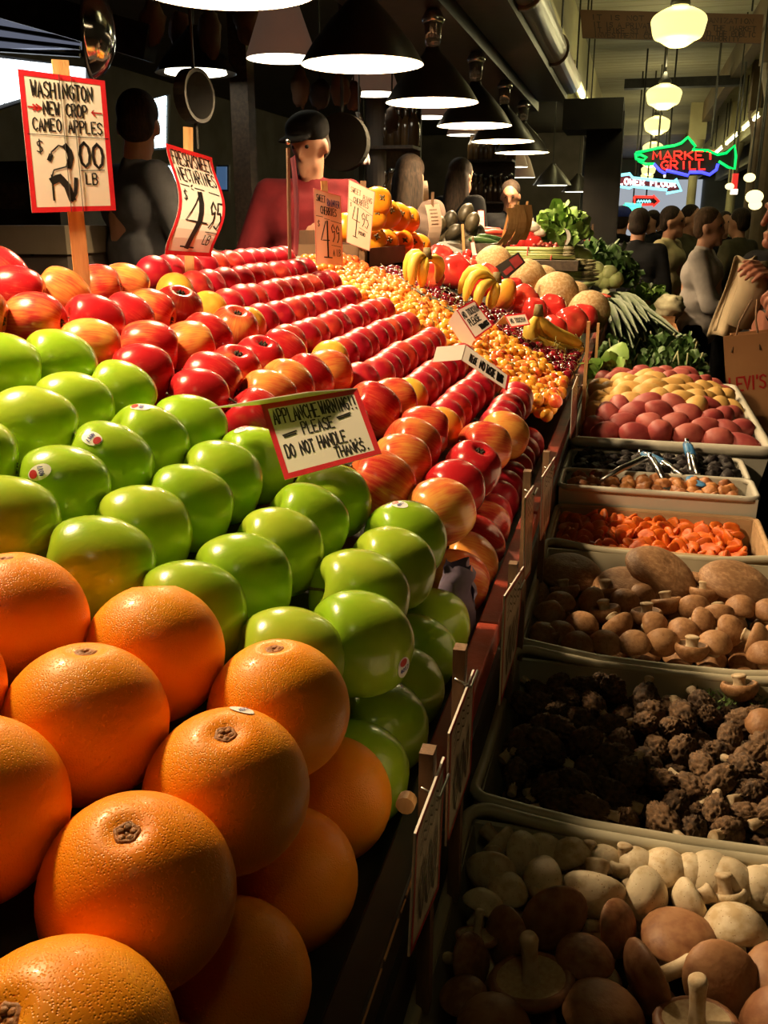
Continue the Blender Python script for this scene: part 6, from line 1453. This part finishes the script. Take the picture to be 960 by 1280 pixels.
# ================================================================== people
SKIN = mat('skin', (.42, .21, .13), .55, var=(.36, .17, .10), vscale=9, sss=.05)
SKIN2 = mat('ruddy_skin', (.45, .19, .12), .5, var=(.36, .13, .08), vscale=14, sss=.05)
HAIRD = mat('dark_hair', (.008, .0055, .004), .8, spec=.2, var=(.03, .018, .012), vscale=30, stretch=(4, 4, .6), bump=.4, bscale=60)
HAIRB = mat('brown_hair', (.04, .022, .013), .8, spec=.2, var=(.08, .045, .025), vscale=30, stretch=(4, 4, .6), bump=.4, bscale=60)
EYE = mat('eye', (.02, .015, .012), .2, var=(.03, .02, .016), vscale=9)
def cloth(name, c, f=.7): return mat(name, c, .92, spec=.15, var=tuple(v*f for v in c), vscale=12, bump=.3, bscale=25)
def blob(name, prims, vox, m, parent, X, smooth=4, label=None):
    """one continuous surface grown over tapered limbs and ellipsoids; X maps local to world"""
    mb = MB()
    for p in prims:
        if p[0] == 'e':
            _, c, s = p[:3]; b0 = len(mb.v); mb.ball((0, 0, 0), 1, 18, 12, s)
            qq = p[3] if len(p) > 3 else None
            for i in range(b0, len(mb.v)): mb.v[i] = Vector(c) + (qq @ mb.v[i] if qq else mb.v[i])
        else:
            a, b, ra, rb = p; a, b = Vector(a), Vector(b)
            mb.tube([a, a.lerp(b, .5), b], [ra, (ra+rb)/2, rb], 12); mb.ball(a, ra*.995, 12, 8); mb.ball(b, rb*.995, 12, 8)
    mb.v = [X(v) for v in mb.v]
    me = mb.mesh(name, m, False, Vector((0, 0, 0)), weld=True)
    t = bpy.data.objects.new(name, me); COL.objects.link(t)
    rm = t.modifiers.new('r', 'REMESH'); rm.mode = 'VOXEL'; rm.voxel_size = vox
    sm_ = t.modifiers.new('s', 'SMOOTH'); sm_.iterations = smooth; sm_.factor = .5
    dg = bpy.context.evaluated_depsgraph_get(); me2 = bpy.data.meshes.new_from_object(t.evaluated_get(dg))
    bpy.data.objects.remove(t); bpy.data.meshes.remove(me)
    me2.name = name; off = wloc(parent)
    co_ = np.empty(len(me2.vertices)*3, dtype=np.float32); me2.vertices.foreach_get('co', co_); co_ = co_.reshape(-1, 3) - np.array(off, dtype=np.float32); me2.vertices.foreach_set('co', co_.ravel())
    me2.materials.clear(); me2.materials.append(m); me2.polygons.foreach_set('use_smooth', [True]*len(me2.polygons)); me2.update()
    o = bpy.data.objects.new(name, me2); COL.objects.link(o); o.parent = parent
    if label: o['label'] = label
    return o
def hand(prims, w, fdir, side, up, curl=1.0, s=1.0):
    """palm and five separate bent fingers from the wrist w along fdir"""
    w = Vector(w); f = Vector(fdir).normalized(); sd = Vector(side).normalized(); n = f.cross(sd).normalized()
    for k in (-1, -.33, .33, 1): prims.append((w + sd*(k*.018*s), w + f*.075*s + sd*(k*.028*s), .015*s, .0125*s))
    for k, L in ((-1, .062), (-.36, .075), (.3, .08), (.95, .072)):
        a = w + f*.082*s + sd*(k*.033*s); d1 = (f*cos(.5*curl) + n*sin(.5*curl)); b = a + d1*L*.48*s; d2 = (f*cos(1.3*curl) + n*sin(1.3*curl)); c = b + d2*L*.34*s; d3 = (f*cos(2.0*curl)+n*sin(2.0*curl)); d = c + d3*L*.26*s
        prims += [(a, b, .0092*s, .0085*s), (b, c, .0085*s, .0078*s), (c, d, .0078*s, .0064*s)]
    a = w + f*.025*s + sd*.028*s; b = a + (f*.6+sd*.8+n*.3).normalized()*.038*s; c = b + (f*.85+sd*.3+n*.5).normalized()*.032*s
    prims += [(a, b, .0125*s, .0105*s), (b, c, .0105*s, .0085*s)]
def person(loc, h, yaw, label, top, bottom, hair, arms=((None, None), (None, None)), skin=None, lean=0.0, hairstyle='short', headturn=0.0, headtilt=0.0, cap=None, vox=.015, legs=True, shirtname='shirt', legname='trousers', sleeve='long', handcurl=.8, foot=True, bvox=None):
    skin = skin or SKIN; loc = Vector(loc); e = empty('person', loc, label, 'person'); k = h/1.75
    rz = Quaternion((0, 0, 1), yaw); hip = Vector((0, 0, .92*k))
    def X(v): return loc + rz @ Vector(v)
    def up(v):   # lean of the upper body about the hips (front is -y)
        v = Vector(v) - hip; return hip + Quaternion((1, 0, 0), lean) @ v
    sh = [up((s*.175*k, .01, 1.43*k)) for s in (-1, 1)]; neck = up((0, .01, 1.47*k)); hd = up((0, -.015*k, 1.62*k))
    hq = Quaternion((1, 0, 0), lean) @ Quaternion((0, 0, 1), headturn) @ Quaternion((1, 0, 0), headtilt)
    H = lambda x, y, z: hd + hq @ Vector((x*k, y*k, z*k))
    body = [(up((0, 0, 1.02*k)), up((0, 0, 1.30*k)), .125*k, .135*k), (neck-Vector((0, 0, .03)), H(0, .01, -.05), .058*k, .055*k),
            ('e', H(0, .0, .03), (.074*k, .092*k, .098*k), hq), ('e', H(0, -.022, -.055), (.056*k, .062*k, .062*k), hq), (H(0, -.078, -.095), H(0, -.070, -.10), .022*k, .022*k),
            (H(0, -.086, .025), H(0, -.102, -.024), .007*k, .0125*k), ('e', H(-.077, .008, -.005), (.012*k, .022*k, .033*k), hq), ('e', H(.077, .008, -.005), (.012*k, .022*k, .033*k), hq),
            (H(-.03, -.086, .042), H(.03, -.086, .042), .012*k, .012*k), (H(-.02, -.085, -.062), H(.02, -.085, -.062), .009*k, .009*k), (H(-.02, -.083, -.074), H(.02, -.083, -.074), .009*k, .009*k)]
    shirt = [(up((-.05*k, 0, .96*k)), up((.05*k, 0, .96*k)), .145*k, .145*k), (up((-.06*k, 0, 1.15*k)), up((.06*k, 0, 1.15*k)), .135*k, .135*k), (up((-.085*k, .0, 1.32*k)), up((.085*k, .0, 1.32*k)), .135*k, .135*k), (up((-.14*k, .01, 1.42*k)), up((.14*k, .01, 1.42*k)), .075*k, .075*k), (neck-Vector((0, 0, .05)), neck, .085*k, .066*k)]
    hands = []
    for i, s in enumerate((-1, 1)):
        el, wr = arms[i]
        el = up((s*.25*k, .03, 1.15*k)) if el is None else up(Vector(el)*k); wr = up((s*.26*k, -.05, .90*k)) if wr is None else up(Vector(wr)*k)
        body += [(sh[i], el, .052*k, .042*k), (el, wr, .042*k, .030*k)]
        f = (wr-el).normalized(); sd = f.cross(Vector((0, 1, 0.2))).normalized()
        hand(body, wr, f, sd*-s, None, handcurl, k)
        shirt.append((sh[i], el, .068*k, .056*k))
        if sleeve == 'long': shirt.append((el, el.lerp(wr, .93), .056*k, .042*k))
    lg = []
    for s in (-1, 1):
        hp, kn, an = Vector((s*.09*k, 0, .90*k)), Vector((s*.10*k, -.02, .50*k)), Vector((s*.10*k, .02, .08*k))
        if legs: body += [(hp, kn, .075*k, .052*k), (kn, an, .05*k, .036*k)]; lg += [(hp, kn, .098*k, .075*k), (kn, an, .075*k, .062*k)]
    if legs: lg += [(Vector((-.07*k, 0, .95*k)), Vector((.07*k, 0, .95*k)), .128*k, .128*k)]
    else: body = body
    blob('body', body, bvox or (min(vox, .010) if vox < .012 else vox*.85), skin, e, X, 2)
    blob(shirtname, shirt, vox, top, e, X, 5)
    if legs:
        blob(legname, lg, vox, bottom, e, X, 5)
        for s in (-1, 1): blob('shoe', [(Vector((s*.10*k, .03, .05)), Vector((s*.11*k, -.15*k, .035)), .045*k, .035*k)], .014, M['black'], e, X, 2)
    if hairstyle == 'short': hp_ = [('e', H(0, .018, .055), (.084*k, .092*k, .088*k), hq), ('e', H(0, .05, -.005), (.076*k, .055*k, .07*k), hq)]
    elif hairstyle == 'long': hp_ = [('e', H(0, .018, .05), (.09*k, .097*k, .092*k), hq), (H(0, .06, .0), H(0, .085, -.22), .075*k, .085*k), (H(-.05, .05, .0), H(-.07, .06, -.2), .05*k, .05*k), (H(.05, .05, .0), H(.07, .06, -.2), .05*k, .05*k)]
    elif hairstyle == 'bob': hp_ = [('e', H(0, .018, .05), (.095*k, .10*k, .095*k), hq), ('e', H(0, .045, -.03), (.09*k, .07*k, .085*k), hq)]
    else: hp_ = []
    if hp_: blob('hair', hp_, max(.012, vox*.8), hair, e, X, 2)
    for s in (-1, 1):
        c_ = X(H(s*.031, -.079, .018)); MB().ball(c_, .0095*k, 10, 8).build('eye', EYE, e, True)
    if cap: blob('cap', [('e', H(0, .005, .075), (.093*k, .108*k, .07*k), hq), ('e', H(0, -.12, .058), (.07*k, .075*k, .012*k), hq), ('e', H(0, .012, .055), (.090*k, .102*k, .045*k), hq)], .010, cap, e, X, 2)
    return e
maroon = cloth('maroon_cotton', (.13, .012, .016)); grey = cloth('grey_cotton', (.10, .10, .11)); blackc = cloth('black_cloth', (.005, .005, .006)); denim = cloth('dark_denim', (.02, .024, .04)); tan = cloth('tan_cloth', (.24, .19, .13)); creamc = cloth('cream_shirt', (.42, .36, .20), .85); whitec = cloth('white_shirt', (.38, .34, .32), .75); brownc = cloth('brown_scarf', (.16, .11, .09)); olive = cloth('olive_cloth', (.06, .055, .03)); beige = cloth('beige_cotton', (.46, .36, .23), .85)
PF = .22
def foot(px, py, y, zp): return Vector((aty(px, py, y).x, y, zp))
def tall(px, top, y, zp): return (aty(px, top, y).z - zp)/1.74*1.75      # height from the pixel row of the crown
def man(px, top, y, zp, yaw, label, *a, **k): return person(foot(px, 280, y, zp), tall(px, top, y, zp), yaw, label, *a, **k)
man(388, 146, 4.0, PF, .45, 'vendor in a maroon shirt and black cap looking down behind the fruit', maroon, denim, HAIRD, arms=(((-.30, -.02, 1.13), (-.36, -.12, .92)), ((.28, -.05, 1.15), (.16, -.25, 1.02))), headturn=-.6, headtilt=.28, cap=blackc, sleeve='short', hairstyle='short')
man(178, 118, 3.7, PF, 2.5, 'man in a grey t-shirt turned away behind the apple card', grey, denim, HAIRD, arms=(((-.30, -.06, 1.12), (-.20, -.30, 1.05)), ((.29, -.10, 1.15), (.15, -.32, 1.12))), sleeve='short', headtilt=.2, headturn=.9)
man(512, 196, 5.6, PF, 2.9, 'woman with long dark hair and a brown wrap behind the persimmons', brownc, denim, HAIRD, hairstyle='long')
man(574, 200, 7.2, PF, 2.6, 'person in black with long dark hair behind the avocados', blackc, blackc, HAIRD, hairstyle='long')
man(636, 228, 7.7, PF, .5, 'man in a dark jacket looking down beyond the avocados', blackc, denim, HAIRD, headturn=-.5, headtilt=.25)
man(797, 262, 7.2, 0, 3.0, 'person in a black jacket and pale trousers seen from behind in the aisle', blackc, tan, HAIRD, lean=.10)
man(776, 260, 8.9, 0, 2.9, 'person in a blue cap beside the black column', blackc, blackc, HAIRD, cap=mat('blue_cap_cloth', (.02, .04, .30), .7, var=(.015, .03, .2), vscale=9))
man(838, 260, 7.9, 0, 1.2, 'person in a cream shirt in the middle of the aisle', creamc, blackc, HAIRD, headturn=.2)
man(862, 258, 8.8, 0, 1.0, 'dark clothed man just left of the white shirted one', olive, blackc, HAIRD)
man(884, 262, 6.3, 0, 1.35, 'man in a loose white shirt and dark trousers facing left', whitec, blackc, HAIRB, arms=(((-.24, -.10, 1.12), (-.10, -.30, 1.10)), ((.25, -.08, 1.10), (.12, -.28, 1.03))), shirtname='white_shirt')
for i, (px, tp_, y, c_) in enumerate(((815, 264, 11, blackc), (850, 266, 12.5, olive), (870, 268, 13.5, grey), (905, 266, 10, blackc), (826, 268, 15, blackc), (925, 262, 8.5, olive), (893, 270, 15.5, grey))):
    man(px, tp_, y, 0, R.uniform(0, 6), ('distant walker in black between the neon signs', 'distant walker in olive behind the cream shirt', 'distant walker in grey in the aisle centre', 'walker in black right of the white shirted man', 'farthest dark walker below the red arrow', 'walker in an olive jacket at the right', 'farthest walker in grey on the right')[i], c_, blackc, HAIRD, vox=.028)
# ---- shopper at the right edge with jacket and paper bag
spx = foot(990, 300, 3.78, 0); syaw = -.9; sk = 1.66/1.75
def inv(p): return (Quaternion((0, 0, 1), -syaw) @ (Vector(p)-spx))/sk
person(spx, 1.66, syaw, 'shopper in a black top at the right edge holding a paper bag', blackc, denim, HAIRD, arms=((inv(aty(1010, 385, 3.7)), inv(aty(962, 344, 3.36))), (inv(aty(1020, 420, 3.8)), inv(aty(968, 390, 3.28)))), vox=.010, headturn=-.5, skin=SKIN2, handcurl=.85, bvox=.0045)
jk = empty('jacket', aty(912, 418, 3.45), 'pale beige jacket draped over the arm of the shopper at right', 'jacket')
def jf(u, v):
    lx = 918-32*v+2*sin(v*5); rx = 948-8*v+(14*v*v if v > .6 else 0)*0
    return aty(lx+(rx-lx)*u, 322+100*v-8*u*v, 3.42) + Vector((0, .03*sin(u*7+v*2)+.012*sin(u*15), .006*sin(u*9)))
MB().slab(jf, Vector((0, -1, 0)), .015, 16, 14).build('jacket_body', beige, jk, True)
MB().slab(lambda u, v: jf(.12+.05*u, .1+.85*v)+Vector((0, -.006, 0)), Vector((0, -1, 0)), .004, 2, 10).build('placket', beige, jk, True)
MB().tube([jf(.7, .05)+Vector((0, -.03, 0)), jf(.72, .4)+Vector((.01, -.05, 0)), jf(.6, .85)+Vector((.0, -.05, 0))], [.045, .05, .04], 12).build('sleeve', beige, jk, True)
bg = empty('paper_bag', aty(930, 556, 3.2), 'brown paper shopping bag with red lettering hanging at right', 'bag')
BP = mat('kraft_paper', (.42, .20, .08), .7, var=(.36, .165, .065), vscale=5, bump=.1, bscale=30)
pT0, pT1, yb = aty(904, 421, 3.2), aty(1000, 411, 3.2), 3.2
pB0, pB1 = aty(912, 556, 3.2), aty(1000, 556, 3.2)
dp = Vector((.03, .11, 0))
f0, nf = quad_fn([pT0, pT1, pB1, pB0], 1, 1.6)
MB().slab(lambda u, v: f0(u, v*1.6), nf, .002, 3, 3).build('front_panel', BP, bg)
MB().slab(lambda u, v: pB0.lerp(pT0, v) + dp*u + Vector((.012*sin(pi*u)*v, 0, 0)), Vector((-1, 0, 0)), .002, 4, 3).build('side_gusset', BP, bg)
MB().slab(lambda u, v: f0(u, v*1.6)+dp, nf, .002, 2, 2).build('back_panel', BP, bg)
MB().slab(lambda u, v: pB0.lerp(pB1, u)+dp*v, Vector((0, 0, -1)), .002, 2, 2).build('bottom', BP, bg)
mb = MB(); u0 = .02
for i, ch in enumerate("LEVI'S"):
    wd = .10 if ch not in "I'" else .055
    for st in FONT[ch]: ribbon(mb, [(.03+u0+x/4*wd*.8, 0.80+.06*u0+y/6*.19) for x, y in st], lambda a, b: f0(a, b, .0012), .026)
    u0 += wd
mb.build('lettering', M['inkred'], bg, weld=False)
hA = aty(940, 376, 3.25)
for (a, b) in ((.12, .06), (.50, .06)):
    p = f0(a, 1.5, .002); MB().tube([p-Vector((0, 0, .03)), p.lerp(hA+Vector((.01*(a > .3), 0, 0)), .5)+Vector((-.008, 0, 0)), hA+Vector((.015*(a > .3), 0, .005))], .0032, 6).build('rope_handle', M['stakedull'], bg, True)
wb = empty('cloth_bundle', aty(945, 395, 3.42), 'white cloth bundled in the hand of the shopper', 'cloth')
MB().slab(lambda u, v: aty(931+28*u+8*v*u, 368+30*v*u+20*v*(1-u)*.8+4*sin(u*8), 3.34)+Vector((0, .012*sin(u*10+v*4), 0)), Vector((0, -1, 0)), .006, 10, 8).build('cloth', whitec, wb, True)
